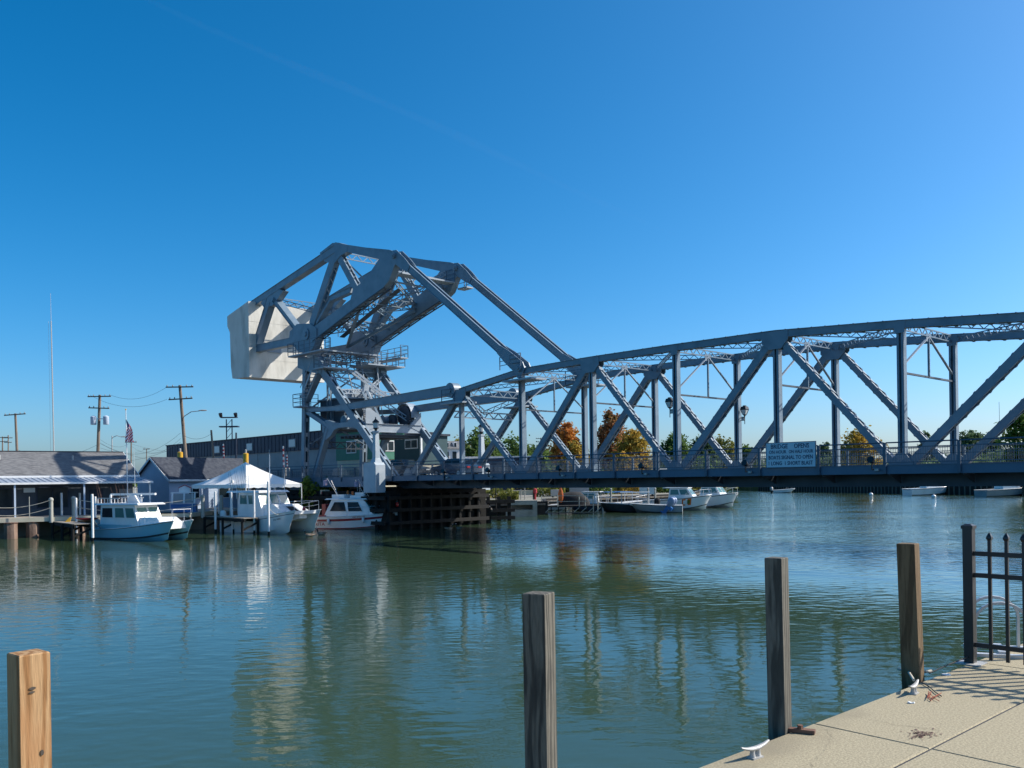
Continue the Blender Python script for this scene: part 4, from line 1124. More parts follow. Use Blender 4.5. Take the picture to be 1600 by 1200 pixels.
woods('far_tree_line', -30, 10, 225, 5, 9, M['leaf_green'], 1.4, 100)
woods('bank_bushes', 4, 34, 160, 1.6, 3.0, M['leaf_olive'], 1.3, 70)

# ================================================================== LEFT BANK BUILDINGS
def basis(p, ang):
    o = V3(p); a = V3((cos(ang), sin(ang), 0)); b_ = V3((-sin(ang), cos(ang), 0)); return o, a, b_
# long shingled restaurant, parallel to the quay
RA = R(38); rc_ = at(212,741,73)
g = empty('shingled_building', (rc_.x,73,1.35), RA); tag(g, 'long low building with grey shingle roof and metal awning on the left quay', 'building')
ZE, ZR_, RL = rc_.z - 1.35, at(185,708,76.6).z - 1.35, -24.0
def wall_x(px):
    k = (px-800)/FPX; return -((rc_.x - 73*k)/(cos(RA) - sin(RA)*k))
WX = lambda px: -((rc_.x*1.0 - 73*((px-800)/FPX)) / (cos(RA) - sin(RA)*((px-800)/FPX)))
mb = MB(); mb.prism([(RL,0,0),(RL,9.2,0),(RL,9.2,ZE-.06),(RL,4.6,ZR_-.12),(RL,0,ZE-.06)],(-RL-.25,0,0)); mb.build('wall', M['wall_dark'], g)
mb = MB(); kz = (ZR_-ZE)/4.6
for a_, b_ in (((-.35,ZE-.35*kz),(4.6,ZR_)),((9.55,ZE-.35*kz),(4.6,ZR_))):
    mb.prism([(RL-.3,a_[0],a_[1]),(.15,a_[0],a_[1]),(.15,b_[0],b_[1]),(RL-.3,b_[0],b_[1])],(0,0,.09))
mb.build('roof', M['shingle'], g)
rt = g.children[-1]
mb = MB(); mb.bar((RL-.3,4.6,ZR_+.11),(.15,4.6,ZR_+.11),.25,.05); mb.build('ridge_cap', M['roof_dark'], rt)
mb = MB(); mb.box(RL-.3,.2,-.50,-.38,ZE-.22,ZE-.06); mb.build('gutter', M['white_paint'], rt)
mb = MB(); mb.bar((.18,-.4,ZE-.38*kz),(.18,4.6,ZR_+.02),.04,.16,(1,0,0)); mb.build('rake_board', M['white_paint'], rt)
for x in (-4.2,-9.5):
    mb = MB(); mb.tube((x,2.9,ZE+2.9*kz),(x,2.9,ZE+2.9*kz+.45),.06,.06,8); mb.build('vent_pipe', M['galv'], rt)
y0_, z0_, y1_, z1_ = -.52, ZE-.24, -2.2, ZE-.62
mb = MB(); mb.add([(RL,y0_,z0_),(.2,y0_,z0_),(.75,y1_,z1_),(RL,y1_,z1_),(RL,y0_,z0_-.04),(.2,y0_,z0_-.04),(.75,y1_,z1_-.04),(RL,y1_,z1_-.04)],[(0,3,2,1),(4,5,6,7),(3,7,6,2),(1,2,6,5),(0,1,5,4),(0,4,7,3)]); aw = mb.build('awning', M['awning'], g)
mb = MB(); x = RL+.2
while x < .15:
    f_ = (x-RL)/(.2-RL); mb.bar((x,y0_,z0_+.02),(RL+(.75-RL)*f_,y1_,z1_+.02),.05,.05); x += .42
tag(mb.build('awning_rib', M['awning'], aw), kind='stuff')
mb = MB(); mb.box(RL,.78,y1_-.06,y1_-.002,z1_-.12,z1_+.03); mb.build('fascia', M['white_paint'], aw)
for x in (-14.0,-9.2,-4.4,.55):
    mb = MB(); mb.box(x-.06,x+.06,y1_+.1,y1_+.22,.1,z1_-.05); mb.build('awning_post', M['siding_blue'] if x < 0 else M['white_paint'], g)
for p0, p1, z0, z1 in ((-40,18,.75,2.2),(58,105,.75,2.3)):
    x0, x1 = WX(p0), WX(p1)
    mb = MB(); mb.box(x0-.08,x1+.08,-.06,-.003,z0-.08,z1+.08); fr = mb.build('window_frame', M['navy'], g)
    for xa, xb in ((x0,(x0+x1)/2-.03),((x0+x1)/2+.03,x1)):
        mb = MB(); mb.box(xa,xb,-.08,-.061,z0,z1); mb.build('pane', M['glass'], fr)
for px in (41,50):
    x = WX(px); mb = MB(); mb.box(x-.2,x+.2,-.06,-.003,1.95,2.3); mb.build('wall_panel', M['sign'], g)
x = WX(150); mb = MB(); mb.box(x-.5,x+.5,-.06,-.003,0,2.1); mb.build('door', M['navy'], g)
x = WX(196); mb = MB(); mb.box(x-.5,x+.5,-.06,-.003,.6,2.1); mb.build('shutter', M['greywall'], g)
tk = mat('board_sign_wood', (.10,.055,.035), (.15,.08,.05), 5, .8)
# blue-grey gabled shed
g = empty('gabled_shed', (at(265,800,80).x,80.0,1.35), R(58)); tag(g, 'blue-grey shed with white trimmed gable and dark roof beside the white tent', 'shed')
SWd, SL = 4.7, 10.2; he = at(265,747,80).z - 1.35; hp = at(238,717,82).z - 1.35
mb = MB(); poly = [(0,0,0),(0,SWd,0),(0,SWd,he),(0,SWd/2,hp),(0,0,he)]; mb.prism(poly,(SL,0,0)); mb.build('wall', M['siding_blue'], g)
sd_ = g.children[-1]
lb = MB(); z = .12
while z < he:
    lb.box(-.018,-.002,0,SWd,z,z+.012); lb.box(0,SL,-.018,-.002,z,z+.012); z += .14
tag(lb.build('siding_edge', M['siding_blue'], sd_), kind='stuff')
mb = MB()
for sgn in (0, 1):
    ya = -.35 if sgn == 0 else SWd+.35; k = (hp-he)/(SWd/2); za = he - .35*k
    pts = [(-.3,ya,za+.03),(SL+.3,ya,za+.03),(SL+.3,SWd/2,hp+.06),(-.3,SWd/2,hp+.06)]
    mb.prism(pts,(0,0,.10))
mb.build('roof', M['roof_dark'], g)
mb = MB()
for sgn in (0, 1):
    ya = -.37 if sgn == 0 else SWd+.37; k = (hp-he)/(SWd/2); za = he - .37*k
    mb.bar((-.33,ya,za+.02),(-.33,SWd/2,hp+.04),.05,.16,(1,0,0))
mb.box(-.3,SL+.3,-.46,-.36,he-.32,he-.14); mb.build('white_trim', M['white_paint'], g)
for x in (2.0,5.5):
    mb = MB(); mb.box(x,x+1.3,-.05,-.003,1.0,2.2); fr = mb.build('window_frame', M['white_paint'], g)
    mb = MB(); mb.box(x+.08,x+1.22,-.07,-.052,1.08,2.12); mb.build('pane', M['glass'], fr)
for x, Z, lab in ((281.5,86,'yellow capped vent pipe above the shed roof'),(384,84,'yellow capped vent pipe behind the tent peak')):
    zb_ = 4.5; zt = at(x,706 if x < 300 else 708,Z).z
    r = empty('yellow_vent', (at(x,710,Z).x,Z,zb_)); tag(r, lab, 'vent', 'yellow vents behind the tent')
    mb = MB(); mb.lathe([(.26,-1.5),(.26,zt-zb_-.05),(.18,zt-zb_)],12); mb.build('pipe', M['yellow'], r, smooth=40)
    mb = MB(); mb.lathe([(.10,zt-zb_),(.10,zt-zb_+.3),(.03,zt-zb_+.36)],8); mb.build('cap', M['galv'], r)
# tent
tp = at(384,722,71.5); zt = at(384,757,70).z
c1 = at(300,754,71.5); c2 = at(384,758,68.8); c3 = at(471,757,71.2); c4 = at(392,757,75.5)
tent = empty('canopy_tent', (tp.x,71.5,1.35)); tag(tent, 'white peaked canopy tent on thin poles between the shed and the bridge', 'tent')
o_ = V3((tp.x,71.5,1.35)); cs = [V3((c.x,c.y,zt)) - o_ for c in (c1,c2,c3,c4)]; pk = V3((0,0,tp.z-1.35)); zE = zt-1.35
mb = MB()
for a_, b_ in zip(cs, cs[1:]+cs[:1]):
    n = 8; rows = []
    for i in range(n+1):
        row = []
        for j in range(n+1):
            base_ = a_ + (b_-a_)*(j/n); k = i/n; p_ = base_ + (pk-base_)*k; p_.z -= .28*sin(pi*k)*(1-.4*abs(2*j/n-1)); row.append(p_)
        rows.append(row)
    V_ = [p_ for row in rows for p_ in row]; F_f = [(i*(n+1)+j,i*(n+1)+j+1,(i+1)*(n+1)+j+1,(i+1)*(n+1)+j) for i in range(n) for j in range(n)]
    mb.add(V_, F_f)
mb.build('roof_fabric', M['tent'], tent, smooth=30)
mb = MB()
for a_, b_ in zip(cs, cs[1:]+cs[:1]):
    n = 28; V_ = []
    for j in range(n+1):
        p_ = a_ + (b_-a_)*(j/n); V_ += [p_+V3((0,0,.01)), p_+V3((0,0,-.24-.06*abs(sin(j*pi/4))))]
    mb.add(V_, [(2*j,2*j+1,2*j+3,2*j+2) for j in range(n)])
mb.build('valance', M['tent'], tent)
for p_ in cs + [(cs[0]+cs[1])/2, (cs[1]+cs[2])/2, (cs[2]+cs[3])/2]:
    mb = MB(); mb.tube((p_.x,p_.y,0),(p_.x,p_.y,zE),.035,.035,8); mb.build('pole', M['white_paint'], tent)
# white serving stand below the shed
g = empty('serving_stand', (at(286,800,71.5).x,71.5,1.35), R(10)); tag(g, 'white framed stand with slanted panels and blue front before the shed', 'stand')
mb = MB(); mb.box(-.95,1.0,0,.9,0,.78); mb.build('counter', M['bluep'], g)
mb = MB()
for x in (-.8,.12,.95): mb.bar((x,-.25,.85),(x,-.02,1.7),.13,.06,(1,0,0))
mb.box(-.95,1.05,.0,.95,1.68,1.76); mb.build('frame', M['white_paint'], g)
mb = MB(); mb.hexa([(-.72,-.2,.9),(.9,-.2,.9),(.9,-.16,.9),(-.72,-.16,.9),(-.72,.0,1.62),(.9,.0,1.62),(.9,.04,1.62),(-.72,.04,1.62)]); mb.build('panel', M['greywall'], g)
mb = MB(); mb.prism([(-.35,.3,1.76),(.5,.3,1.76),(.5,.3,2.1),(.08,.3,2.3),(-.35,.3,2.1)],(0,.4,0)); mb.build('gable_box', M['white_paint'], g)
mb = MB(); mb.bar((-.42,.5,2.1),(.08,.5,2.36),.5,.04,(0,1,0)); mb.bar((.58,.5,2.1),(.08,.5,2.36),.5,.04,(0,1,0)); mb.build('gable_roof', M['red'], g)
# slanted panel (fish table) behind the catamaran
g = empty('slanted_board', (at(381,790,69.6).x,69.6,1.35), R(8)); tag(g, 'cream slanted board in a white frame behind the white catamaran', 'board')
mb = MB(); mb.hexa([(-.42,-.1,1.3),(.45,-.1,1.3),(.45,-.06,1.3),(-.42,-.06,1.3),(-.46,.1,2.05),(.4,.1,2.05),(.4,.14,2.05),(-.46,.14,2.05)]); mb.build('panel', M['cream'], g)
mb = MB(); mb.bar((-.5,-.12,1.2),(-.54,.1,2.1),.1,.06,(1,0,0)); mb.bar((.5,-.12,1.2),(.46,.1,2.1),.1,.06,(1,0,0)); mb.box(-.5,-.42,.0,.08,0,1.3); mb.box(.42,.5,.0,.08,0,1.3); mb.build('frame', M['white_paint'], g)
# long industrial building behind
pL, pR = at(262,697,128), at(470,677,100); ztop = 9.0
dv = V3((pR.x-pL.x, pR.y-pL.y, 0)); LB = dv.length*1.2; an = math.atan2(dv.y, dv.x)
g = empty('industrial_building', (pL.x,pL.y,1.35), an); tag(g, 'long dark navy industrial building with grey lower wall behind the tent', 'building')
hb = at(262,697,128).z - 1.35; hl = hb - 1.95
mb = MB(); mb.box(0,LB,0,14,0,hl); mb.build('lower_wall', M['greywall'], g)
mb = MB(); mb.box(-.1,LB+.1,-.15,14.1,hl,hb); up = mb.build('upper_wall', M['navy'], g)
mb = MB(); x = .3
while x < LB: mb.box(x-.02,x+.02,-.19,-.151,hl,hb); x += .9
tag(mb.build('siding_rib', M['navy'], up), kind='stuff')
mb = MB(); mb.box(-.2,LB+.2,-.25,14.2,hb+.001,hb+.12); mb.build('roof_edge', M['roof_dark'], g)
for fx, hz_ in ((.78,.25),(.55,.2),(.35,.2)):
    x = LB*fx; mb = MB(); mb.box(x,x+1.6,-.22,-.152,hl+.15+hz_,hl+1.15+hz_); fr = mb.build('window_frame', M['greywall'], g)
    mb = MB(); mb.box(x+.1,x+1.5,-.25,-.221,hl+.25+hz_,hl+1.05+hz_); mb.build('pane', M['frost'], fr)
for i in range(5):
    x = LB*(.12+.16*i); mb = MB(); mb.box(x,x+.3,-.06,-.002,0,hl); mb.build('pilaster', M['greywall'], g)
# bridge houses
hs1 = bl(513,740,8.0)
g = empty('bridge_house', bw(-27.2,8.6,2.9), -(pi/2-TH)); tag(g, 'green and grey bridge house with a white framed window behind the left tower leg', 'house')
mb = MB(); mb.box(-3.6,3.2,0,3.6,0,3.1); mb.box(3.2,3.35,.0,3.6,0,2.6); mb.build('lower_wall', M['cream'], g)
mb = MB(); mb.box(-3.7,3.3,-.1,3.7,3.1,6.0); mb.build('upper_wall', M['green'], g)
mb = MB(); mb.box(-3.9,3.6,-.3,3.9,6.0,6.2); mb.build('roof', M['roof_dark'], g)
mb = MB(); mb.box(3.301,3.36,.8,2.4,3.9,5.0); fr = mb.build('window_frame', M['white_paint'], g)
mb = MB(); mb.box(3.361,3.38,.9,1.55,4.0,4.9); mb.box(3.361,3.38,1.65,2.3,4.0,4.9); mb.build('pane', M['glass'], fr)
mb = MB(); mb.box(-1.6,.2,-.16,-.101,3.8,5.1); fr = mb.build('window_frame', M['white_paint'], g)
mb = MB(); mb.box(-1.5,-.75,-.18,-.161,3.9,5.0); mb.box(-.65,.1,-.18,-.161,3.9,5.0); mb.build('pane', M['glass'], fr)
mb = MB(); mb.box(1.6,2.8,-.07,-.002,0.1,2.4); mb.build('door', M['black'], g)
g = empty('bridge_house', bw(-17.9,D+2.2,2.9), -(pi/2-TH)); tag(g, 'dark teal bridge house with cream base and one window seen under the gear platform', 'house')
mb = MB(); mb.box(-2.3,1.75,0,3.0,0,2.45); mb.build('lower_wall', M['cream'], g)
mb = MB(); mb.box(-2.4,1.85,-.1,3.1,2.45,5.1); mb.build('upper_wall', M['tealdark'], g)
mb = MB(); mb.box(-2.6,2.05,-.3,3.3,5.1,5.3); mb.build('roof', M['roof_dark'], g)
mb = MB(); mb.box(-.6,1.4,-.16,-.101,3.9,4.8); fr = mb.build('window_frame', M['white_paint'], g)
mb = MB(); mb.box(-.5,.35,-.18,-.161,4.0,4.7); mb.box(.45,1.3,-.18,-.161,4.0,4.7); mb.build('pane', M['glass'], fr)
mb = MB(); mb.box(1.7,1.87,-.12,.06,0,5.1); mb.build('corner_board', M['white_paint'], g)
mb = MB(); mb.box(1.851,1.9,.9,1.8,.1,2.1); mb.build('door', M['white_paint'], g)
# white house with dormers far left of the trees
hw_ = at(705,712,150); g = empty('white_house', (hw_.x-1.6,150,1.5), R(20)); tag(g, 'white house with grey roof and dormers behind the bridge deck', 'house')
zr2 = at(700,690,150).z - 1.5; ze2 = at(700,701,150).z-1.5
mb = MB(); mb.box(-1.5,3.4,0,6,0,ze2); mb.build('wall', M['house_white'], g)
mb = MB(); mb.prism([(-1.8,-.3,ze2),(-1.8,6.3,ze2),(-1.8,4.2,zr2+.2),(-1.8,1.8,zr2+.2)],(5.5,0,0)); mb.build('roof', M['shingle'], g)
for x in (-.6,.8,2.2):
    mb = MB(); mb.box(x,x+.6,.2,1.8,ze2+.2,zr2-.05); d_ = mb.build('dormer', M['house_white'], g)
    mb = MB(); mb.box(x+.12,x+.48,.15,.199,ze2+.32,zr2-.2); mb.build('window', M['glass'], d_)
for x in (-.9,.5,1.9):
    mb = MB(); mb.box(x,x+.7,-.08,-.002,ze2-1.7,ze2-.5); mb.build('window', M['glass'], g)
hw2 = at(770,723,160); g = empty('low_blue_building', (hw2.x-6,160,1.5)); tag(g, 'low long building with dark blue wall seen through the railing under green trees', 'building')
mb = MB(); mb.box(0,15,0,6,0,at(770,716,160).z-1.5); mb.build('wall', M['navy'], g)
mb = MB(); mb.box(-.3,15.3,-.3,6.3,at(770,716,160).z-1.5,at(770,713,160).z-1.5); mb.build('roof', M['house_white'], g)
hw2 = at(1010,728,165); g = empty('brick_shed', (hw2.x-2.5,165,1.5)); tag(g, 'low pale roofed shed with brick wall seen through the railing right of the golden tree', 'shed')
mb = MB(); mb.box(0,8,0,5,0,3.0); mb.build('wall', M['sheet'], g)
mb = MB(); mb.prism([(-.3,-.4,3.0),(-.3,5.4,3.0),(-.3,2.5,3.9)],(8.6,0,0)); mb.build('roof', M['greywall'], g)

# ================================================================== QUAY AND MOORINGS
quay = empty('quay_deck', (0,0,0)); tag(quay, kind='structure')
Q0, Qa, Qb = V3((-61,44.6,0)), V3((-37.6,63.0,0)), V3((-25.5,68.8,0))
def strip(p0, p1, w_, z0, z1, name, mat_, par):
    e = (p1-p0).normalized(); n = V3((-e.y,e.x,0)); mb = MB()
    mb.hexa([p0+V3((0,0,z0)),p1+V3((0,0,z0)),p1+n*w_+V3((0,0,z0)),p0+n*w_+V3((0,0,z0)),p0+V3((0,0,z1)),p1+V3((0,0,z1)),p1+n*w_+V3((0,0,z1)),p0+n*w_+V3((0,0,z1))]); return mb.build(name, mat_, par)
Qc = V3((bw(-29,-1.95,0).x, bw(-29,-1.95,0).y, 0)); 
for p0, p1 in ((Q0,Qa),(Qa,Qb),(Qb,Qc)):
    strip(p0,p1,4.0,1.36,1.46,'deck',M['deckwood'],quay)
    strip(p0-V3((0,.05,0)),p1-V3((0,.05,0)),.25,1.16,1.47,'edge_beam',M['cream'] if p0 != Q0 else M['sheet'],quay)
for i, (x, Z, lab) in enumerate(((18.5,63.3,'left end of the dock beside the picture edge'),(53,64.6,'second from the left under the rope rail'),(126,66.0,'behind the white pipes left of the pale blue boat'),(282,68.6,'just right of the pale blue boat'),(345,70.0,'under the tent between the two white boats'))):
    b_ = at(x, 830, Z); r = empty('quay_pile', (b_.x,Z-.15,0)); tag(r, 'wide rusty brown sheet pile cell, '+lab, 'pile', 'rusty pile cells under the quay')
    mb = MB(); n = 12; rings = []
    for z, k in ((-1.5,1),(.3,1),(1.15,1)):
        rings.append([((.44 if j%2 else .40)*k*cos(2*pi*j/n), (.44 if j%2 else .40)*k*sin(2*pi*j/n), z) for j in range(n)])
    mb.loft(rings); mb.build('shell', M['sheet'], r)
    mb = MB(); mb.lathe([(.47,1.12),(.47,1.17)],12); mb.build('cap_ring', M['rust'], r)
def pipe_pile(px, ytop, ywater, label, r_=.085, Z=None, mat_=None, lean=0):
    b_ = on_z(px, ywater, 0) if Z is None else at(px, ywater, Z)
    zt = at(px, ytop, b_.y).z
    r = empty('mooring_pile', (b_.x,b_.y,0)); tag(r, label, 'pile', 'white pipe mooring piles')
    mb = MB(); mb.tube((0,0,-1.5),(lean,0,zt-.02),r_,r_,10); mb.tube((lean,0,zt-.02),(lean,0,zt),r_,r_*.8,10); mb.build('pipe', mat_ or M['pvc'], r, smooth=40)
    mb = MB(); mb.tube((0,0,-.3),(0,0,.25),r_*1.04,r_*1.03,10); mb.build('waterline_stain', M['timber_dark'], r, smooth=40)
for px, yt, yw, lab in ((97,770,834,'tall white pipe pile standing alone right of the grey rope post'),(119.5,778,838,'shorter white pipe pile at the front corner of the small dock'),
    (125.5,770,832,'tall white pipe pile behind the front corner of the small dock'),(145,772,846,'white pipe pile at the stern of the pale blue boat'),(149.5,776,838,'white pipe pile close behind the one at the stern of the pale blue boat'),
    (174,773,842,'white pipe pile against the side of the pale blue boat'),(337,768,832,'white pipe pile at the left corner of the dock before the tent'),
    (359,750,829,'tallest thick white pipe pile at the tent front'),(364.5,769,832,'leaning white pipe pile beside the tallest one at the tent'),
    (397.5,766,834,'white pipe pile at the rear side of the white catamaran'),(420,752,836,'tall white pipe pile against the middle of the white catamaran'),
    (587,771,815,'short white pipe pile behind the bow of the red striped boat'),(604.5,771,827,'white pipe pile at the bow of the red striped boat'),(623.5,770,824,'white pipe pile standing against the dark bridge pier')):
    pipe_pile(px, yt, yw, lab, lean=.25 if px in (359,) else (-.12 if px==364.5 else 0), r_=.11 if px == 359 else .085)
def rope_post(px, ytop, ybase, Z, label):
    b_ = at(px, ybase, Z); h = at(px,ytop,Z).z - 1.45
    r = empty('rope_post', (b_.x,Z,1.45)); tag(r, label, 'post', 'grey timber posts carrying the rope rail')
    mb = MB(); mb.tube((0,0,-.4),(0,0,h-.15),.15,.14,10); mb.build('timber', M['grey_wood_light'], r, smooth=40)
    mb = MB(); mb.lathe([(.17,h-.2),(.17,h-.08),(.12,h),(.02,h+.04)],10); mb.build('cap', M['grey_wood_light'], r, smooth=40)
    return V3((b_.x,Z,1.45+h))
rp0 = V3((at(-60,778,63).x,63.2,3.0))
rp1 = rope_post(80,778,806,64.6,'grey timber rope post left of the tall white pipe pile')
rp2 = rope_post(115.5,776,806,66.2,'grey timber rope post between the white pipe piles of the small dock')
rp3 = rope_post(317,773,801,69.6,'grey timber rope post left of the tent front dock')
rp4 = rope_post(346,774,802,70.2,'grey timber rope post under the tent edge')
for a_, b_, lab in ((rp0,rp1,'left'),(rp2,rp3,'middle')):
    for dz, w_ in ((-.18,'upper'),(-.75,'lower')):
        pts = []
        for i in range(19):
            k = i/18; p_ = a_ + (b_-a_)*k; pts.append(p_ + V3((0,-.16,dz - (.55 if lab=='left' else .5)*4*k*(1-k))))
        rope('rope_rail', pts, .028, M['rope'], {'leftupper':'upper sagging rope left of the first grey rope post','leftlower':'lower sagging rope left of the first grey rope post','middleupper':'upper sagging rope running behind the pale blue boat','middlelower':'lower sagging rope running behind the pale blue boat'}[lab+w_])
p_ = at(46,806,63.6); r = empty('thin_stake', (p_.x,63.6,1.46)); tag(r, 'thin pale stake standing under the left rope rail', 'stake')
mb = MB(); mb.tube((0,0,0),(0,0,at(46,776,63.6).z-1.46),.03,.025,6); mb.build('rod', M['grey_wood_light'], r)
def finger(name, p0, p1, w_, z, label, nboard):
    p0, p1 = V3(p0), V3(p1); e = p1-p0; L = e.length; ang = math.atan2(e.y, e.x)
    r = empty(name, (p0.x,p0.y,z), ang); tag(r, label, 'dock', 'small timber finger docks')
    mb = MB(); mb.box(-.3,L/nboard*.94-.3,-w_/2,w_/2,-.04,0)
    o = None
    for i in range(nboard):
        if o is None:
            mb = MB(); mb.box(0,L/nboard*.93,-w_/2,w_/2,-.045,0); o = mb.build('board', M['deckwood'], r)
        else: part_copy(o, dx=L/nboard*i)
    for y in (-w_/2+.06, w_/2-.06):
        mb = MB(); mb.box(0,L,y-.05,y+.05,-.28,-.046); mb.build('stringer', M['timber_dark'], r)
    for x in (.15, L*.5, L-.15):
        for y in (-w_/2-.06, w_/2+.06):
            mb = MB(); mb.tube((x,y,-z-1.2),(x,y,-.06),.11,.10,8); mb.build('dock_leg', M['timber_dark'], r)
        mb = MB(); mb.bar((x,-w_/2-.05,-.9),(x,w_/2+.05,-.35),.06,.14); mb.build('cross_brace', M['timber_dark'], r)
finger('finger_dock', (at(92,812,64.5).x,64.8,0), (at(135,818,60.5).x,60.0,0), 1.1, 1.15, 'small timber dock holding a red canoe left of the pale blue boat', 18)
finger('finger_dock', (at(330,806,70).x,70.0,0), (at(392,812,64.5).x,64.5,0), 1.1, 1.2, 'narrow timber dock beside the white catamaran', 22)
finger('finger_dock', (at(618,810,74).x,74.5,0), (at(618,812,69.5).x,69.8,0), .9, 1.0, 'narrow timber dock beside the bow of the red striped boat', 14)
b_ = at(136,812,62.8); r = empty('red_canoe', (b_.x,62.8,1.3), R(-10)); tag(r, 'small red boat hull stored on the dock left of the pale blue boat', 'canoe')
mb = MB(); rings = []
for i in range(9):
    u_ = -1+2*i/8; k = sqrt(max(.02,1-u_*u_)); rings.append([(u_*.95, .24*k*cos(t), .12+.16*k*sin(t)+.05*u_*u_) for t in [pi+pi*j/8 for j in range(9)]]+[(u_*.95,.15*k,.14),(u_*.95,-.15*k,.14)])
mb.loft(rings); mb.build('hull', M['red'], r, smooth=50); mb = MB(); mb.box(-.8,.8,-.17,.17,.13,.155); mb.build('seat_pad', M['blackmatte'], r)
b_ = at(107,810,63.5); r = empty('yellow_wedge', (b_.x,63.5,1.15), R(20)); tag(r, 'yellow folded sign lying on the small dock', 'sign')
mb = MB(); mb.hexa([(-.25,-.1,0),(.1,-.1,0),(.1,.1,0),(-.25,.1,0),(.1,-.1,.35),(.2,-.1,.35),(.2,.1,.35),(.1,.1,.35)]); mb.build('panel', M['yellow'], r)
# hedge and small board behind the red striped boat
def bush(name, c, dims, leaf, label, n=1600, seed=1, s0=.16):
    r_ = random.Random(seed); root = empty(name, c); tag(root, label, 'bush'); mb = MB()
    for i in range(n):
        x, y, z = (r_.uniform(-1,1) for _ in range(3)); x *= dims[0]; y *= dims[1]; z = (z*.5+.5)*dims[2]*(1+.12*sin(x*3)+.08*sin(x*7.3))
        s_ = s0*r_.uniform(.6,1.3); a1 = V3((r_.gauss(0,1), r_.gauss(0,1), r_.gauss(0,1))).normalized(); a2 = a1.cross(V3((r_.gauss(0,1), r_.gauss(0,1), r_.gauss(0,1)))).normalized(); c_ = V3((x,y,z))
        mb.add([c_-a1*s_,c_+a2*s_*.6,c_+a1*s_,c_-a2*s_*.6],[(0,1,2,3)])
    mb.build('foliage', leaf, root)
    mb = MB()
    for i in range(4): mb.tube((dims[0]*(-.7+.45*i),0,-.1),(dims[0]*(-.6+.42*i),0,dims[2]*.8),.04,.02,5)
    mb.build('stem', M['bark'], root); return root
bush('hedge', (at(508,790,76).x,76,1.4), (2.1,.6,at(508,752,76).z-1.4), M['leaf_bright'], 'green hedge behind the white boat with the red stripe', 2600)
b_ = at(508,790,74.8); r = empty('notice_board', (b_.x,74.8,1.4)); tag(r, 'pale notice board in front of the hedge', 'board')
mb = MB(); mb.box(-.4,.4,-.03,.03,.7,1.7); mb.build('panel', M['cream'], r); mb = MB(); mb.box(-.3,.3,-.045,-.031,1.3,1.55); mb.box(-.3,.3,-.045,-.031,.85,1.15); mb.build('notice', M['red'], r); mb = MB(); mb.box(-.38,-.3,-.02,.02,0,.7); mb.box(.3,.38,-.02,.02,0,.7); mb.build('leg', M['timber'], r)

# ================================================================== BOATS
def lerp(a, b_, k): return a + (b_-a)*k
class Hull:
    """one hull: stations from stern (x=0) to bow (x=L); local z=0 is the waterline"""
    def __init__(s, L, B, hs, hb, keel=.35, flare=.25, y0=0.0, rake=.5, full=.5, zlow=-.3):
        s.L, s.B, s.hs, s.hb, s.keel, s.flare, s.y0, s.rake, s.full, s.zlow = L, B, hs, hb, keel, flare, y0, rake, full, zlow
    def half(s, u):
        k = max(0, (u - s.full)/(1 - s.full)); return s.B/2 * sqrt(max(0, 1 - k**2.4)) + .012
    def sheer(s, u): return s.hs + (s.hb - s.hs)*u**1.7
    def pt(s, u, v, side):
        """v 0 chine .. 1 sheer"""
        hb_ = s.half(u); zc = lerp(-.05, .35*s.hb*u**3, 1); zs = s.sheer(u)
        k = lerp(1 - s.flare*(.4+.6*u), 1, v**.8)
        x = u*s.L - s.rake*(1-v)*u**4
        return V3((x, s.y0 + side*hb_*k, lerp(zc, zs, v)))
    def build(s, name, mat_, parent, stripes=(), bottom=None, n=18, deckmat=None, deckin=.06, deckdrop=.05):
        mb = MB(); rings = []
        for i in range(n+1):
            u = i/n; ks = lerp(-s.keel, s.hb*.10, u**4)
            r = [s.pt(u,1,-1), s.pt(u,.6,-1), s.pt(u,.3,-1), s.pt(u,0,-1), V3((u*s.L - s.rake*1.1*u**4, s.y0, ks)), s.pt(u,0,1), s.pt(u,.3,1), s.pt(u,.6,1), s.pt(u,1,1)]
            rings.append(r)
        mb.loft(rings, closed=True)
        o = mb.build(name, mat_, parent, smooth=35)
        for v0, v1, m_, nm in stripes:
            sb = MB()
            for side in (-1, 1):
                V_ = []
                for i in range(n+1):
                    u = i/n; o_ = V3((0, side*.008, 0))
                    V_ += [s.pt(u,v0,side)+o_, s.pt(u,v1,side)+o_]
                sb.add(V_, [(2*i,2*i+2,2*i+3,2*i+1) for i in range(n)])
            sb.build(nm, m_, o)
        gb = MB()
        for side in (-1, 1):
            pts = [s.pt(i/n,1,side)+V3((0,side*.015,.0)) for i in range(n+1)]
            gb.path(pts, .03, 5)
        gb.build('gunwale', M['white'] if deckmat is None else deckmat, o)
        return o
def frustum(name, x0,x1,hw0, X0,X1,hw1, z0, z1, mat_, parent, y0=0):
    """box with raked faces; returns object and its 8 corners"""
    c = [V3((x0,y0-hw0,z0)),V3((x1,y0-hw0,z0)),V3((x1,y0+hw0,z0)),V3((x0,y0+hw0,z0)),V3((X0,y0-hw1,z1)),V3((X1,y0-hw1,z1)),V3((X1,y0+hw1,z1)),V3((X0,y0+hw1,z1))]
    mb = MB(); mb.hexa(c); o = mb.build(name, mat_, parent); return o, c
FACE = {'front':(1,2,6,5),'back':(3,0,4,7),'right':(0,1,5,4),'left':(2,3,7,6)}
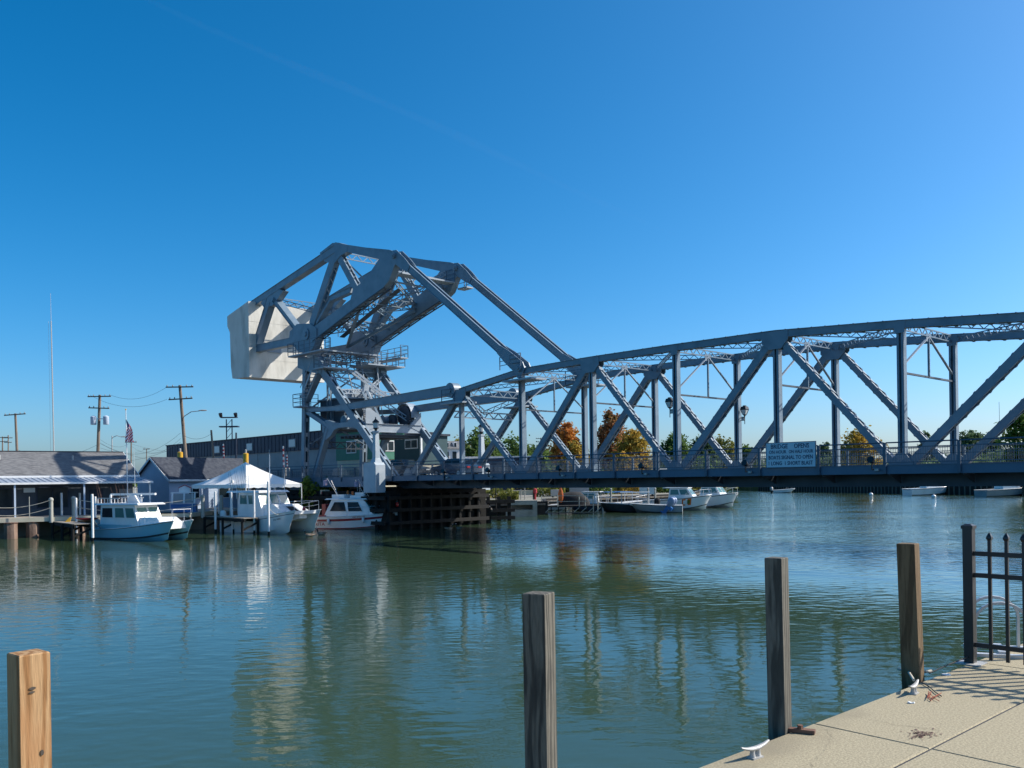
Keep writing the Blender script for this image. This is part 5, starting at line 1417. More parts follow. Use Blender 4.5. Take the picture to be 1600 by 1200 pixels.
def window(c, face, u0, u1, v0, v1, parent, mat_=None, name='window', frame=True, off=.012, skew=0.0):
    a, b_, d_, e = (c[i] for i in FACE[face])
    n = (b_-a).cross(e-a).normalized()
    def P_(u, v): return lerp(lerp(a,b_,u), lerp(e,d_,u), v)
    q4 = [P_(u0,v0),P_(u1,v0),P_(u1-skew,v1),P_(u0+skew,v1)]
    mb = MB(); mb.prism([p_ + n*off for p_ in q4], n*-.02) ; o = mb.build(name, mat_ or M['glass'], parent)
    if frame:
        fb = MB()
        for p0, p1 in zip(q4, q4[1:]+q4[:1]): fb.bar(p0+n*(off+.004), p1+n*(off+.004), .045, .03, n)
        fb.build('frame', M['white'], o)
    return o
def rail_line(mb, pts, r=.014): mb.path([V3(p) for p in pts], r, 5)
def outboard(parent, x, y, z, k=1.0, mats=None, name='outboard_motor', tilt=0.0):
    m1, m2 = mats or (M['galv'], M['blackmatte'])
    mb = MB(); rings = []
    for zz, a_, b_, dx in ((.05,.14,.12,0),(.25,.24,.17,0),(.5,.27,.19,-.02),(.68,.22,.16,-.03),(.76,.10,.08,-.03)):
        rings.append([(x+k*(dx-.1+a_*cos(t)), y+k*b_*sin(t), z+k*zz) for t in [2*pi*i/12 for i in range(12)]])
    mb.loft(rings); o = mb.build(name, m1, parent, smooth=50)
    mb = MB(); mb.hexa([(x-k*.2,y-k*.05,z-k*.6),(x+k*.02,y-k*.05,z-k*.6),(x+k*.02,y+k*.05,z-k*.6),(x-k*.2,y+k*.05,z-k*.6),(x-k*.22,y-k*.08,z+k*.08),(x+k*.04,y-k*.08,z+k*.08),(x+k*.04,y+k*.08,z+k*.08),(x-k*.22,y+k*.08,z+k*.08)])
    mb.box(x,x+k*.25,y-k*.1,y+k*.1,z-.1*k,z+.12*k); mb.tube((x-k*.35,y,z-k*.55),(x+k*.1,y,z-k*.55),k*.06,k*.04,8)
    mb.build('motor_leg', m2, o)
    return o

# ---- boat 1: pale blue power boat with white cabin
s1, b1 = on_z(150,841,0), on_z(266,846,0)
hd = V3((b1.x-s1.x, b1.y-s1.y, 0)); L1 = hd.length + .4; a1_ = math.atan2(hd.y, hd.x)
boat = empty('cabin_boat', (s1.x+.35, s1.y+.75, 0), a1_); tag(boat, 'pale blue hulled power boat with a white cabin and radar moored left of the tent', 'boat')
h = Hull(L1, .95, .66, 1.36, .35, .18, y0=-.75, rake=.55, full=.55); h.build('hull', M['teal_hull'], boat, stripes=((.0,.14,M['antifoul'],'bottom_paint'),(.93,.99,M['navy'],'sheer_stripe')))
h2 = Hull(L1, .95, .66, 1.36, .35, .18, y0=.75, rake=.55, full=.55); h2.build('hull', M['teal_hull'], boat, stripes=((.0,.14,M['antifoul'],'bottom_paint'),))
mb = MB(); rings = []
for i in range(13):
    u = i/12*.94; z = h.sheer(u)+.02; hw_ = .75 + h.half(min(u,.93))*(.9 if u < .8 else .9)
    x = u*L1
    rings.append([(x,-hw_+.05,z),(x,hw_-.05,z),(x,hw_-.3,z-.5),(x,-hw_+.3,z-.5)])
mb.loft(rings); mb.build('deck', M['white'], boat)
fd, c = frustum('fore_cabin', L1*.52,L1*.90,.95, L1*.52,L1*.80,.75, .95,1.55, M['white'], boat)
cab, c = frustum('cabin', L1*.10,L1*.62,1.0, L1*.10,L1*.54,.88, .75,2.38, M['white'], boat)
for u0, u1 in ((.05,.36),(.42,.68),(.72,.97)): window(c,'right',u0,u1,.46,.88,cab, M['glass_green'] if u0 > .4 else M['glass'])
for u0, u1 in ((.05,.48),(.53,.95)): window(c,'front',u0,u1,.50,.90,cab,M['glass_green'])
for u0, u1 in ((.1,.5),(.55,.95)): window(c,'left',u0,u1,.46,.88,cab,M['glass_green'])
mb = MB(); mb.hexa([(L1*.04,-1.12,2.38),(L1*.62,-1.08,2.40),(L1*.62,1.08,2.40),(L1*.04,1.12,2.38),(L1*.05,-1.05,2.50),(L1*.60,-1.0,2.52),(L1*.60,1.0,2.52),(L1*.05,1.05,2.50)]); mb.build('hard_top', M['white'], boat)
mb = MB(); mb.prism([(L1*.30,-.15,2.5),(L1*.48,-.15,2.5),(L1*.42,-.15,3.05),(L1*.35,-.15,3.05)],(0,.3,0)); mb.build('radar_mast', M['white'], boat)
mb = MB(); mb.bar((L1*.20,-.65,3.12),(L1*.56,.65,3.12),.2,.14); mb.build('radar_bar', M['white'], boat)
mb = MB()
for i in range(7): x = L1*(.07+.045*i); mb.bar((x,-.95,2.5),(x,-.95,2.85),.05,.05,(1,0,0)); mb.bar((x,.9,2.5),(x,.9,2.85),.05,.05,(1,0,0))
mb.bar((L1*.06,-.95,2.86),(L1*.36,-.95,2.86),.05,.05); mb.bar((L1*.06,.9,2.86),(L1*.36,.9,2.86),.05,.05); mb.build('rod_rack', M['alu'], boat)
mb = MB()
for i in range(9):
    x = L1*(.02+.05*i); y = rng.uniform(-.9,.9); mb.tube((x,y,2.4),(x-.5+rng.uniform(-.2,.2),y,3.9+rng.uniform(-.3,.4)),.016,.006,4)
mb.build('fishing_rod', M['rust'], boat)
mb = MB(); mb.tube((L1*.34,.4,2.5),(L1*.33,.4,6.4),.018,.008,5); mb.tube((L1*.58,-.6,2.5),(L1*.58,-.6,3.0),.015,.015,5); mb.box(L1*.58-.05,L1*.58+.05,-.65,-.55,3.0,3.1); mb.build('antenna', M['white'], boat)
mb = MB()
pts = [(L1*.70,-1.05,2.0),(L1*.86,-.98,2.05),(L1*.985,-.7,2.1),(L1*.985,.7,2.1),(L1*.86,.98,2.05),(L1*.70,1.05,2.0)]
rail_line(mb, pts, .016)
for p_ in pts: mb.tube((p_[0],p_[1],1.1),p_,.014,.014,5)
mb.build('bow_rail', M['alu'], boat)
outboard(boat, -.15, -.5, .55, 1.1); outboard(boat, -.15, .5, .55, 1.1)
mb = MB(); mb.box(L1*.0,L1*.10,-1.0,1.0,.55,.78); mb.box(L1*.10-.05,L1*.52,-1.12,-1.02,.75,1.02); mb.build('cockpit', M['teal_hull'], boat)

# ---- boat 2: white catamaran
s2, b2 = on_z(367,829,0), on_z(456,832,0)
hd = V3((b2.x-s2.x, b2.y-s2.y-.6, 0)).normalized(); L2 = 8.4; a2_ = math.atan2(-.60,.80)
cx_, cy_ = b2.x*.968 - L2*cos(a2_)*.95, b2.y*.968 - L2*sin(a2_)*.95
nx_, ny_ = -sin(a2_), cos(a2_)
boat = empty('catamaran', (cx_+nx_*1.2, cy_+ny_*1.2, 0), a2_); tag(boat, 'white power catamaran with wide cabin and many fishing rods moored before the tent', 'boat')
ha = Hull(L2, 1.15, .95, 1.72, .4, .15, y0=-1.2, rake=.62, full=.6); ha.build('hull', M['white'], boat, stripes=((.80,.835,M['navy'],'sheer_line'),))
hb2 = Hull(L2, 1.15, .95, 1.72, .4, .15, y0=1.2, rake=.62, full=.6); hb2.build('hull', M['white'], boat)
mb = MB(); mb.loft([[(L2*.1,-.75,.75),(L2*.1,.75,.75),(L2*.1,.75,1.2),(L2*.1,-.75,1.2)],[(L2*.8,-.75,.85),(L2*.8,.75,.85),(L2*.8,.75,1.6),(L2*.8,-.75,1.6)],[(L2*.93,-.35,1.1),(L2*.93,.35,1.1),(L2*.93,.35,1.66),(L2*.93,-.35,1.66)]]); mb.build('bridge_deck', M['white'], boat)
mb = MB(); rings = []
for i in range(13):
    u = i/12*.97; z = ha.sheer(u)+.01; hw_ = 1.2 + ha.half(u)*.95; x = u*L2
    rings.append([(x,-hw_+.04,z),(x,hw_-.04,z),(x,hw_-.3,z-.25),(x,-hw_+.3,z-.25)])
mb.loft(rings); mb.build('deck', M['white'], boat)
fd, c = frustum('fore_cabin', L2*.50,L2*.90,1.35, L2*.50,L2*.70,1.15, 1.35,2.15, M['white'], boat)
mb = MB(); mb.prism([lerp(lerp(c[1],c[2],.35),lerp(c[5],c[6],.35),.35)+V3((.02,0,.02)),lerp(lerp(c[1],c[2],.6),lerp(c[5],c[6],.6),.35)+V3((.02,0,.02)),lerp(lerp(c[1],c[2],.6),lerp(c[5],c[6],.6),.75)+V3((.02,0,.02)),lerp(lerp(c[1],c[2],.35),lerp(c[5],c[6],.35),.75)+V3((.02,0,.02))],(.02,0,.02)); mb.build('hatch', M['blackmatte'], fd)
cab, c = frustum('cabin', L2*.22,L2*.60,1.45, L2*.22,L2*.50,1.3, 1.2,3.05, M['white'], boat)
for u0, u1 in ((.08,.42),(.48,.80)): window(c,'right',u0,u1,.52,.90,cab,M['glass_green'])
for u0, u1 in ((.03,.33),(.36,.65),(.68,.97)): window(c,'front',u0,u1,.52,.92,cab,M['glass_green'])
for u0, u1 in ((.1,.5),(.55,.9)): window(c,'left',u0,u1,.52,.9,cab,M['glass_green'])
mb = MB(); mb.hexa([(L2*.06,-1.5,3.05),(L2*.54,-1.45,3.05),(L2*.54,1.45,3.05),(L2*.06,1.5,3.05),(L2*.07,-1.4,3.2),(L2*.52,-1.35,3.2),(L2*.52,1.35,3.2),(L2*.07,1.4,3.2)]); mb.build('hard_top', M['white'], boat)
mb = MB()
for i in range(11): y = -1.3+.26*i; mb.bar((L2*.12,y,3.2),(L2*.10,y,3.62),.07,.07,(1,0,0))
mb.bar((L2*.10,-1.35,3.6),(L2*.10,1.35,3.6),.06,.06); mb.bar((L2*.12,-1.35,3.35),(L2*.12,1.35,3.35),.05,.05); mb.build('rod_rack', M['alu'], boat)
mb = MB()
for i in range(14):
    y = -1.3+.2*i; mb.tube((L2*.11,y,3.2),(L2*.05+rng.uniform(-.2,.2),y+rng.uniform(-.15,.15),4.9+rng.uniform(-.4,.5)),.014,.005,4)
mb.build('fishing_rod', M['blackmatte'], boat)
mb = MB()
for x, y, z in ((.30,-1.1,5.2),(.30,1.1,6.4),(.40,.5,6.0),(.22,-.4,5.6),(.5,1.2,5.7)): mb.tube((L2*x,y,3.2),(L2*x-.15,y+.1,z),.026,.010,5)
mb.build('antenna', M['white'], boat)
mb = MB()
for side in (-1, 1):
    pts = [(L2*.62,side*1.62,2.1),(L2*.8,side*1.5,2.25),(L2*.98,side*1.15,2.4)]
    rail_line(mb, pts, .018); rail_line(mb, [(x,y,z-.3) for x, y, z in pts], .012)
    for p_ in pts: mb.tube((p_[0],p_[1],1.4),p_,.015,.015,5)
rail_line(mb, [(L2*.98,-1.15,2.4),(L2*.98,1.15,2.4)], .018)
mb.build('bow_rail', M['alu'], boat)
mb = MB(); mb.lathe([(.10,1.66),(.14,1.75),(.1,1.9),(.03,1.95)],8,(L2*.93,.1,0)); mb.build('anchor_winch', M['red'], boat)
mb = MB(); mb.box(L2*.02,L2*.22,-1.6,1.6,.9,1.25); mb.box(-.3,L2*.02,-1.5,1.5,.35,.5); mb.build('cockpit', M['white'], boat)
outboard(boat, -.35, -1.1, .75, 1.2, (M['white'], M['blackmatte'])); outboard(boat, -.35, 1.1, .75, 1.2, (M['white'], M['blackmatte']))
text_mesh('SEA BREEZE' if False else 'DOCK 2', .5, .1, M['navy'], boat, (0,0,-50), (0,0,0)).hide_render = True if False else False
bpy.data.objects.remove(boat.children[-1])
def side_text(txt, hull, u, v, wd, hg, mat_, parent, name='lettering'):
    p_ = hull.pt(u,v,-1); p2 = hull.pt(u+.02,v,-1); t = (p2-p_).normalized(); up_ = (hull.pt(u,v+.1,-1)-p_).normalized(); n = t.cross(up_).normalized(); up_ = n.cross(t)
    m_ = Matrix((t, up_, n)).transposed().to_4x4(); m_.translation = p_ + n*.012
    o = text_mesh(txt, wd, hg, mat_, parent, (0,0,0), (0,0,0), name); o.matrix_local = m_; return o
side_text('D.J. REEL', ha, .84, .62, .75, .13, M['navy'], boat)

# ---- boat 3: white boat with maroon stripe
s3, b3 = on_z(497,826,0), on_z(592,827,0)
a3_ = math.atan2(b3.y-s3.y-.3, b3.x-s3.x+.3); L3 = 7.5
boat = empty('cabin_boat', (s3.x+.1, s3.y+.9, 0), a3_); tag(boat, 'white cabin boat with a dark red stripe along its side moored beside the bridge pier', 'boat')
hc = Hull(L3, 2.5, .95, 1.30, .4, .16, rake=.75, full=.45); hc.build('hull', M['white'], boat, stripes=((.0,.07,M['maroon'],'boot_stripe'),(.62,.80,M['maroon'],'maroon_stripe')))
mb = MB(); rings = []
for i in range(13):
    u = i/12*.985; z = hc.sheer(u); hw_ = max(.02,hc.half(u)-.05); x = u*L3
    rings.append([(x,-hw_,z),(x,hw_,z),(x,hw_*.8,z-.2),(x,-hw_*.8,z-.2)])
mb.loft(rings); mb.build('deck', M['white'], boat)
tr_, ct = frustum('trunk_cabin', L3*.30,L3*.86,.98, L3*.30,L3*.74,.8, 1.0,1.5, M['white'], boat)
cab, c = frustum('cabin', L3*.13,L3*.78,1.02, L3*.22,L3*.62,.86, 1.0,2.35, M['white'], boat)
window(c,'right',.08,.46,.30,.86,cab,M['glass'],skew=.04); window(c,'right',.50,.82,.30,.86,cab,M['glass'])
for u0, u1 in ((.04,.34),(.37,.63),(.66,.96)): window(c,'front',u0,u1,.32,.9,cab,M['glass_green'])
window(c,'left',.1,.5,.3,.86,cab,M['glass']); window(c,'left',.55,.85,.3,.86,cab,M['glass'])
mb = MB(); mb.hexa([(L3*.14,-1.0,2.35),(L3*.68,-.95,2.35),(L3*.68,.95,2.35),(L3*.14,1.0,2.35),(L3*.16,-.92,2.45),(L3*.66,-.88,2.45),(L3*.66,.88,2.45),(L3*.16,.92,2.45)]); mb.build('hard_top', M['white'], boat)
mb = MB(); mb.box(L3*.20,L3*.36,-.6,.5,2.46,2.75); mb.box(L3*.42,L3*.6,-.5,.6,2.46,2.68); mb.box(L3*.46,L3*.58,-.2,.4,2.68,2.9); mb.build('roof_box', M['white'], boat)
mb = MB(); mb.lathe([(.06,2.46),(.09,2.7),(.09,2.95),(.05,3.0)],8,(L3*.44,-.3,0)); mb.lathe([(.08,2.7),(.10,2.85),(.06,3.05)],8,(L3*.33,.2,0)); mb.build('buoy_float', M['orange'], boat, smooth=40)
mb = MB()
for x, y, dx, z in ((.30,-.6,-.8,3.9),(.64,-.5,-1.1,3.9),(.42,.6,0,3.5),(.56,-.6,0,3.6),(.15,.5,0,3.3)): mb.tube((L3*x,y,2.4),(L3*x+dx,y,z),.018,.01,5)
mb.build('antenna', M['white'], boat)
mb = MB()
for side in (-1, 1):
    pts = [(L3*.45,side*1.2,1.7),(L3*.7,side*1.02,1.8),(L3*.9,side*.5,1.88),(L3*1.0,0,1.9)]
    rail_line(mb, pts, .016)
    for p_ in pts[:-1]: mb.tube((p_[0],p_[1],1.1),p_,.013,.013,5)
mb.build('bow_rail', M['alu'], boat)
mb = MB(); mb.box(L3*.02,L3*.16,-1.05,1.05,.95,1.1); mb.box(L3*.10,L3*.15,-.95,.95,1.1,2.0); mb.build('cockpit_curtain', M['maroon'], boat)
text_mesh('CRABBY' if False else 'REEL', .3,.1,M['maroon'],boat,(0,0,-60),(0,0,0)); bpy.data.objects.remove(boat.children[-1])
side_text('OH 5423 AL', hc, .60, .9, 1.15, .11, M['maroon'], boat); side_text('RITA', hc, .10, .42, .95, .26, M['red'], boat)
mb = MB()
for u in (.22,.66):
    p_ = hc.pt(u,.8,-1); mb = MB(); mb.lathe([(.03,-.42),(.10,-.36),(.11,-.05),(.04,.03)],8,(p_.x,p_.y-.10,p_.z)); mb.tube((p_.x,p_.y-.09,p_.z),(p_.x,p_.y+.02,hc.sheer(u)+.05),.01,.01,4); mb.build('fender', M['pvc'], boat, smooth=50)
MOOR = [((s1.x+.6,s1.y+.2,.9),(on_z(145,846,0)+V3((0,0,1.6))),'slack mooring rope from the pale blue boat stern to its pile'),
        ((b1.x-.5,b1.y+.3,1.3),(on_z(174,842,0)+V3((0,0,1.7))),'slack mooring rope from the pale blue boat bow back to the side pile'),
        ((b3.x-.2,b3.y+.4,1.25),(on_z(604.5,827,0)+V3((0,0,1.4))),'mooring rope from the red striped boat bow to the white pile'),
        ((b2.x*.968-.6,b2.y*.968+.4,1.65),(on_z(420,836,0)+V3((0,0,2.0))),'mooring rope from the catamaran bow to the tall white pile')]
for a_, b_, lab in MOOR:
    a_, b_ = V3(a_), V3(b_); rope('mooring_rope', [a_+(b_-a_)*(i/8)-V3((0,0,.35*4*(i/8)*(1-i/8))) for i in range(9)], .018, M['rope'], lab)
def pennant(px, py, Z, label):
    p_ = at(px, py, Z); r = empty('small_flag', (p_.x, Z, p_.z)); tag(r, label, 'flag', 'small flags on the red striped boat')
    mb = MB(); rows = []
    for i in range(7):
        k = i/6; rows += [(-.05-.36*k+.04*sin(k*6),.06*sin(k*7),-.10*k),( -.05-.36*k+.04*sin(k*6),.06*sin(k*7+.5),-.42-.10*k)]
    mb.add(rows,[(2*i,2*i+1,2*i+3,2*i+2) for i in range(6)]); mb.build('cloth', mat('faded_flag', (.30,.28,.42), (.42,.30,.36), 4, .8), r)
    mb = MB(); mb.tube((-.1,0,.1),(.75,0,-1.35),.014,.014,5); mb.build('staff', M['white'], r)
pennant(513, 749, 69.5, 'faded flag on a slanted staff at the rear of the red striped boat')
pennant(562, 751, 69.0, 'faded flag on a slanted staff at the front of the red striped boat roof')

# ---- geese
def goose(px, py, label, rz, small=1.0):
    p_ = on_z(px, py, 0); r = empty('goose', (p_.x,p_.y,0), rz); tag(r, label, 'goose', 'geese on the water'); r.scale = (small,)*3
    mb = MB(); rings = []
    for x, w_, zc, h_ in ((-.38,.02,.17,.02),(-.30,.07,.14,.05),(-.16,.14,.10,.11),(.02,.17,.08,.14),(.18,.14,.09,.13),(.28,.08,.12,.09),(.33,.03,.14,.05)):
        rings.append([(x, w_*cos(t), zc+h_*sin(t)) for t in [2*pi*i/10 for i in range(10)]])
    mb.loft(rings); mb.build('body', M['goose'], r, smooth=60)
    mb = MB(); rings = []
    for x, z, k in ((.25,.14,.06),(.30,.24,.045),(.32,.34,.036),(.33,.42,.034),(.36,.47,.045),(.41,.475,.04),(.45,.46,.02)):
        rings.append([(x-k*.4*sin(t)*0, k*cos(t), z+k*sin(t)) if x > .35 else (x+k*sin(t), k*cos(t), z) for t in [2*pi*i/8 for i in range(8)]])
    mb.loft(rings); n_ = mb.build('neck', M['blackmatte'], r, smooth=60)
    mb = MB(); mb.box(.345,.395,-.046,.046,.435,.475); mb.build('cheek_patch', M['white_paint'], n_)
    mb = MB(); mb.loft([[(.44,-.015,.45),(.44,.015,.45),(.44,.015,.475),(.44,-.015,.475)],[(.52,-.008,.445),(.52,.008,.445),(.52,.008,.455),(.52,-.008,.455)]]); mb.build('beak', M['black'], n_)
M['goose'] = mat('goose_feathers', (.13,.09,.06), (.36,.28,.21), 6, .8)
goose(484,838.5,'brown goose swimming left of the other one below the catamaran bow',pi+.2); goose(503,835.5,'brown goose swimming right behind the first below the red striped boat',pi+.1)
goose(701,827.5,'goose with its head down in front of the dark bridge pier at left',.3,.9); goose(718,826.5,'goose at the right of the pair in front of the dark bridge pier',2.6,.9)

# ================================================================== POLES, WIRES, SIGNALS
def upole(px, ptop, Z, zb, label, lean_px=0, r0=.16, arms=(), mat_=None, name='utility_pole'):
    t = at(px, ptop, Z); b_ = at(px+lean_px, 735, Z)
    k = (zb - t.z)/(b_.z - t.z); base = t + (b_-t)*k
    r = empty(name, (base.x, Z, zb)); tag(r, label, 'pole')
    tp_ = V3((t.x-base.x, 0, t.z-zb))
    mb = MB(); mb.tube((0,0,-.3), tp_, r0*1.25, r0*.85, 8); mb.build('shaft', mat_ or M['pole'], r, smooth=40)
    for dz, hw_, tilt in arms:
        c_ = tp_*( (tp_.z-dz)/tp_.z )
        mb = MB(); mb.bar((c_.x-hw_,-.12,c_.z-tilt),(c_.x+hw_,-.12,c_.z+tilt),.1,.13,(0,1,0)); ca = mb.build('crossarm', M['timber'], r)
        mb = MB()
        for f_ in (-.9,-.5,.5,.9): mb.lathe([(.05,c_.z+.07),(.07,c_.z+.14),(.04,c_.z+.24)],6,(c_.x+hw_*f_,-.12,f_*tilt))
        mb.build('insulator', M['greywall'], ca)
    return r, base, V3((t.x, Z, t.z))
wires = []
r, b0, t0 = upole(24, 646, 110, 1.5, 'bare wooden pole with one crossarm at the far left', 4, arms=((.15,1.35,.08),))
r, b1_, t1 = upole(156, 617, 105, 1.5, 'wooden utility pole with two transformers behind the shingled roof', -4, .19, arms=((.2,1.4,0),(1.6,1.25,-.05)))
for x in (-.72,.80):
    mb = MB(); z = t1.z-1.5-3.1; mb.lathe([(.30,z-.5),(.33,z-.45),(.33,z+.45),(.25,z+.52),(.06,z+.6)],12,(t1.x-b1_.x+x,-.2,0)); mb.bar((t1.x-b1_.x,-.2,z+.2),(t1.x-b1_.x+x,-.2,z+.2),.08,.08); mb.build('transformer', M['siding_blue'], r, smooth=40)
r, b2_, t2 = upole(281, 602, 95, 1.5, 'leaning wooden utility pole with a street lamp arm above the shed', 11, .19, arms=((.2,1.5,.0),(1.5,1.3,.06)))
def lamp_arm(r, base, px0, py0, px1, py1, Z):
    a_ = at(px0,py0,Z)-V3((base.x,Z,1.5)); b_ = at(px1,py1,Z)-V3((base.x,Z,1.5))
    mb = MB(); mb.path([a_, a_+(b_-a_)*.5+V3((0,0,.25)), b_], .045, 6); mb.build('lamp_arm', M['galv'], r)
    mb = MB(); mb.loft([[(b_.x+x, k*cos(t), b_.z+.05+k*.5*sin(t)) for t in [2*pi*i/8 for i in range(8)]] for x, k in ((-.1,.06),(.2,.16),(.6,.15),(.8,.05))]); mb.build('lamp_head', M['galv'], r, smooth=50)
lamp_arm(r, b2_, 285.5, 652, 312, 642, 95)
r, b3_, t3 = upole(205, 690, 150, 1.5, 'distant pole with a small crossarm right of the flag', 0, .13, arms=((.1,1.0,.0),))
r, b4_, t4 = upole(229, 701, 190, 1.5, 'distant thin pole with a lamp head between flag and shed', 0, .11, arms=((.1,.7,.0),))
r, b5_, t5 = upole(4, 682, 170, 1.5, 'distant pole with crossarms at the left picture edge', 0, .14, arms=((.2,1.1,0),(1.0,1.1,0)))
r, b6_, t6 = upole(13, 680, 190, 1.5, 'distant pole next to the one at the left picture edge', 0, .14, arms=((.6,1.0,0),(1.6,.8,0)))
r, b7_, t7 = upole(330, 672, 92, 1.5, 'short leaning wooden pole behind the shed roof', 5, .12)
r, b8_, t8 = upole(369, 676, 96, 1.5, 'dark upright pole in front of the industrial building', 0, .11, mat_=M['navy'])
r, b9_, t9 = upole(845, 684, 210, 1.5, 'distant utility pole left of the orange tree', 0, .14, arms=((.2,1.2,0),(1.0,1.2,0)))
r, b10, t10 = upole(175, 681, 120, 1.5, 'thin street lamp post behind the shingled roof near the flag', 0, .08, mat_=M['galv'], name='street_lamp'); lamp_arm(r, b10, 175, 684, 190, 683, 120)
# tall radio mast
mt = at(82,458,230); r = empty('radio_mast', (at(85,735,230).x,230,1.5)); tag(r, 'very tall thin radio mast on the left', 'mast')
mb = MB(); H_ = mt.z-1.5; mb.tube((0,0,0),(-.3,0,H_*.86),.17,.13,6); mb.tube((-.3,0,H_*.86),(-.35,0,H_),.06,.03,5); mb.build('shaft', M['galv'], r)
mb = MB(); mb.tube((-.9,0,0),(-1.0,0,H_*.86),.03,.03,4); mb.build('guy_wire', M['galv'], r)
mt = at(1562,628,190); r = empty('radio_mast', (at(1564,735,190).x,190,1.5)); tag(r, 'thin mast rising left of the big green tree at the right edge', 'mast')
mb = MB(); mb.tube((0,0,0),(-.2,0,mt.z-1.5),.07,.04,5); mb.build('shaft', M['galv'], r)
def wire(a_, b_, sag, label=None, r_=.014):
    pts = []
    for i in range(13):
        k = i/12; p_ = a_ + (b_-a_)*k; pts.append(p_ - V3((0,0,sag*4*k*(1-k))))
    mb = MB(); mb.path(pts, r_, 4); o = mb.build('power_line', M['wire']); tag(o, label, 'wire', 'overhead wires on the left'); return o
WL = 'thin overhead wire strung between the utility poles on the left'
WIRE_LABELS = ['upper wire between the crossarms of the transformer pole and the leaning pole','second wire from the transformer pole to the lower crossarm of the leaning pole','low wire sagging from the transformer pole to the leaning pole','wire from the transformer pole to the bare pole at far left','wire from the transformer pole to the distant pole right of the flag','wire from the transformer pole to the thin distant lamp pole','wire from the leaning pole down to the thin distant lamp pole','wire from the leaning pole to the distant pole right of the flag','short wire from the leaning pole to the short leaning pole','low wire from the leaning pole sagging to behind the shingled roof','lowest wire from the transformer pole going left behind the roof','wire from the distant pole right of the flag towards the industrial building','wire from the transformer pole down towards the shed roof']
for wi, (a_, b_, s_) in enumerate(((t1+V3((1.2,0,0)),t2+V3((-1.3,0,-.1)),.9),(t1+V3((-1.2,0,0)),t2+V3((-1.4,0,-1.5)),1.1),(t1+V3((0,0,-5.8)),t2+V3((0,0,-5.2)),1.8),
    (t1+V3((0,0,-5.8)),t0+V3((0,0,-4.5)),1.3),(t1+V3((0,0,-5.4)),t3+V3((0,0,.0)),.9),(t1+V3((0,0,-6.4)),t4,.8),(t2+V3((0,0,-5.8)),t4+V3((0,0,-.6)),1.0),
    (t2+V3((0,0,-6.2)),t3+V3((0,0,-.8)),1.2),(t2+V3((.2,0,-5.4)),t7+V3((0,0,-.4)),.5),(t2+V3((0,0,-6.6)),at(120,712,160),1.5),(t1+V3((0,0,-7.2)),at(60,706,150),.8),(t3+V3((0,0,-.4)),at(330,705,160),.8),(t1+V3((0,0,-5.9)),at(300,716,120),1.0))):
    wire(a_, b_, s_, WIRE_LABELS[wi])
# flood light tower behind the industrial building
ft = at(358,655,140); r = empty('floodlight_tower', (ft.x,140,1.5)); tag(r, 'distant twin legged floodlight tower rising behind the industrial building', 'tower')
H_ = ft.z-1.5; mb = MB()
for x in (-.45,.45): mb.tube((x,0,0),(x,0,H_),.11,.09,6)
for i in range(12): mb.bar((-.45,0,H_*i/12),(.45,0,H_*(i+1)/12),.06,.06)
mb.build('mast', M['navy'], r)
mb = MB(); mb.box(-1.5,1.5,-.5,.5,H_-1.3,H_-1.1); mb.box(-1.3,1.3,-.4,.4,H_+.2,H_+.35); mb.build('platform', M['navy'], r)
mb = MB(); mb.tube((-1.3,0,H_+.4),(-1.3,-.3,H_+.9),.25,.32,8); mb.tube((1.1,0,H_+.4),(1.1,-.3,H_+.9),.25,.32,8); mb.build('lamp_head', M['black'], r)
# flag
fp = on_z(199,805,1.4); Zf = 69.5; b_ = at(200,800,Zf); tz = at(196.5,641,Zf).z
r = empty('flagpole', (b_.x,Zf,1.4)); tag(r, 'white flagpole rising behind the pale blue boat', 'flagpole'); lx = at(196.5,641,Zf).x - b_.x
mb = MB(); mb.tube((0,0,0),(lx,0,tz-1.4),.05,.03,8); mb.build('pole', M['white_paint'], r, smooth=40); mb = MB(); mb.lathe([(.02,0),(.06,.04),(.06,.08),(.01,.12)],8,(lx,0,tz-1.4)); mb.build('finial', M['yellow'], r)
f0 = at(197.5,655,Zf); fl = empty('american_flag', (f0.x,Zf-.05,f0.z)); tag(fl, 'limp American flag hanging from the white flagpole', 'flag')
fm = [mat('flag_red',(.65,.04,.06),None,rough=.8), mat('flag_white',(.88,.86,.86),None,rough=.8), mat('flag_blue',(.03,.05,.18),None,rough=.8)]
mb = MB(); n = 26; nw = 13; V_ = []
for i in range(n+1):
    k = i/n; wv_ = .08+.30*k**.7
    for j in range(nw+1):
        u = j/nw; V_.append((u*wv_ + .05*sin(k*5), .07*sin(u*9+k*3)*(.4+k), -1.65*k - .25*u*(1-k)))
for i in range(n):
    for j in range(nw):
        mi = 2 if (i < 8 and j < 7) else ((i*1 + j) // 2) % 2
        mb.add([V_[i*(nw+1)+j],V_[i*(nw+1)+j+1],V_[(i+1)*(nw+1)+j+1],V_[(i+1)*(nw+1)+j]],[(0,1,2,3)], mi)
mb.build('cloth', fm, fl); fl.rotation_euler = (0,0,R(42)); fl.scale = (1.6,1.3,1.1)
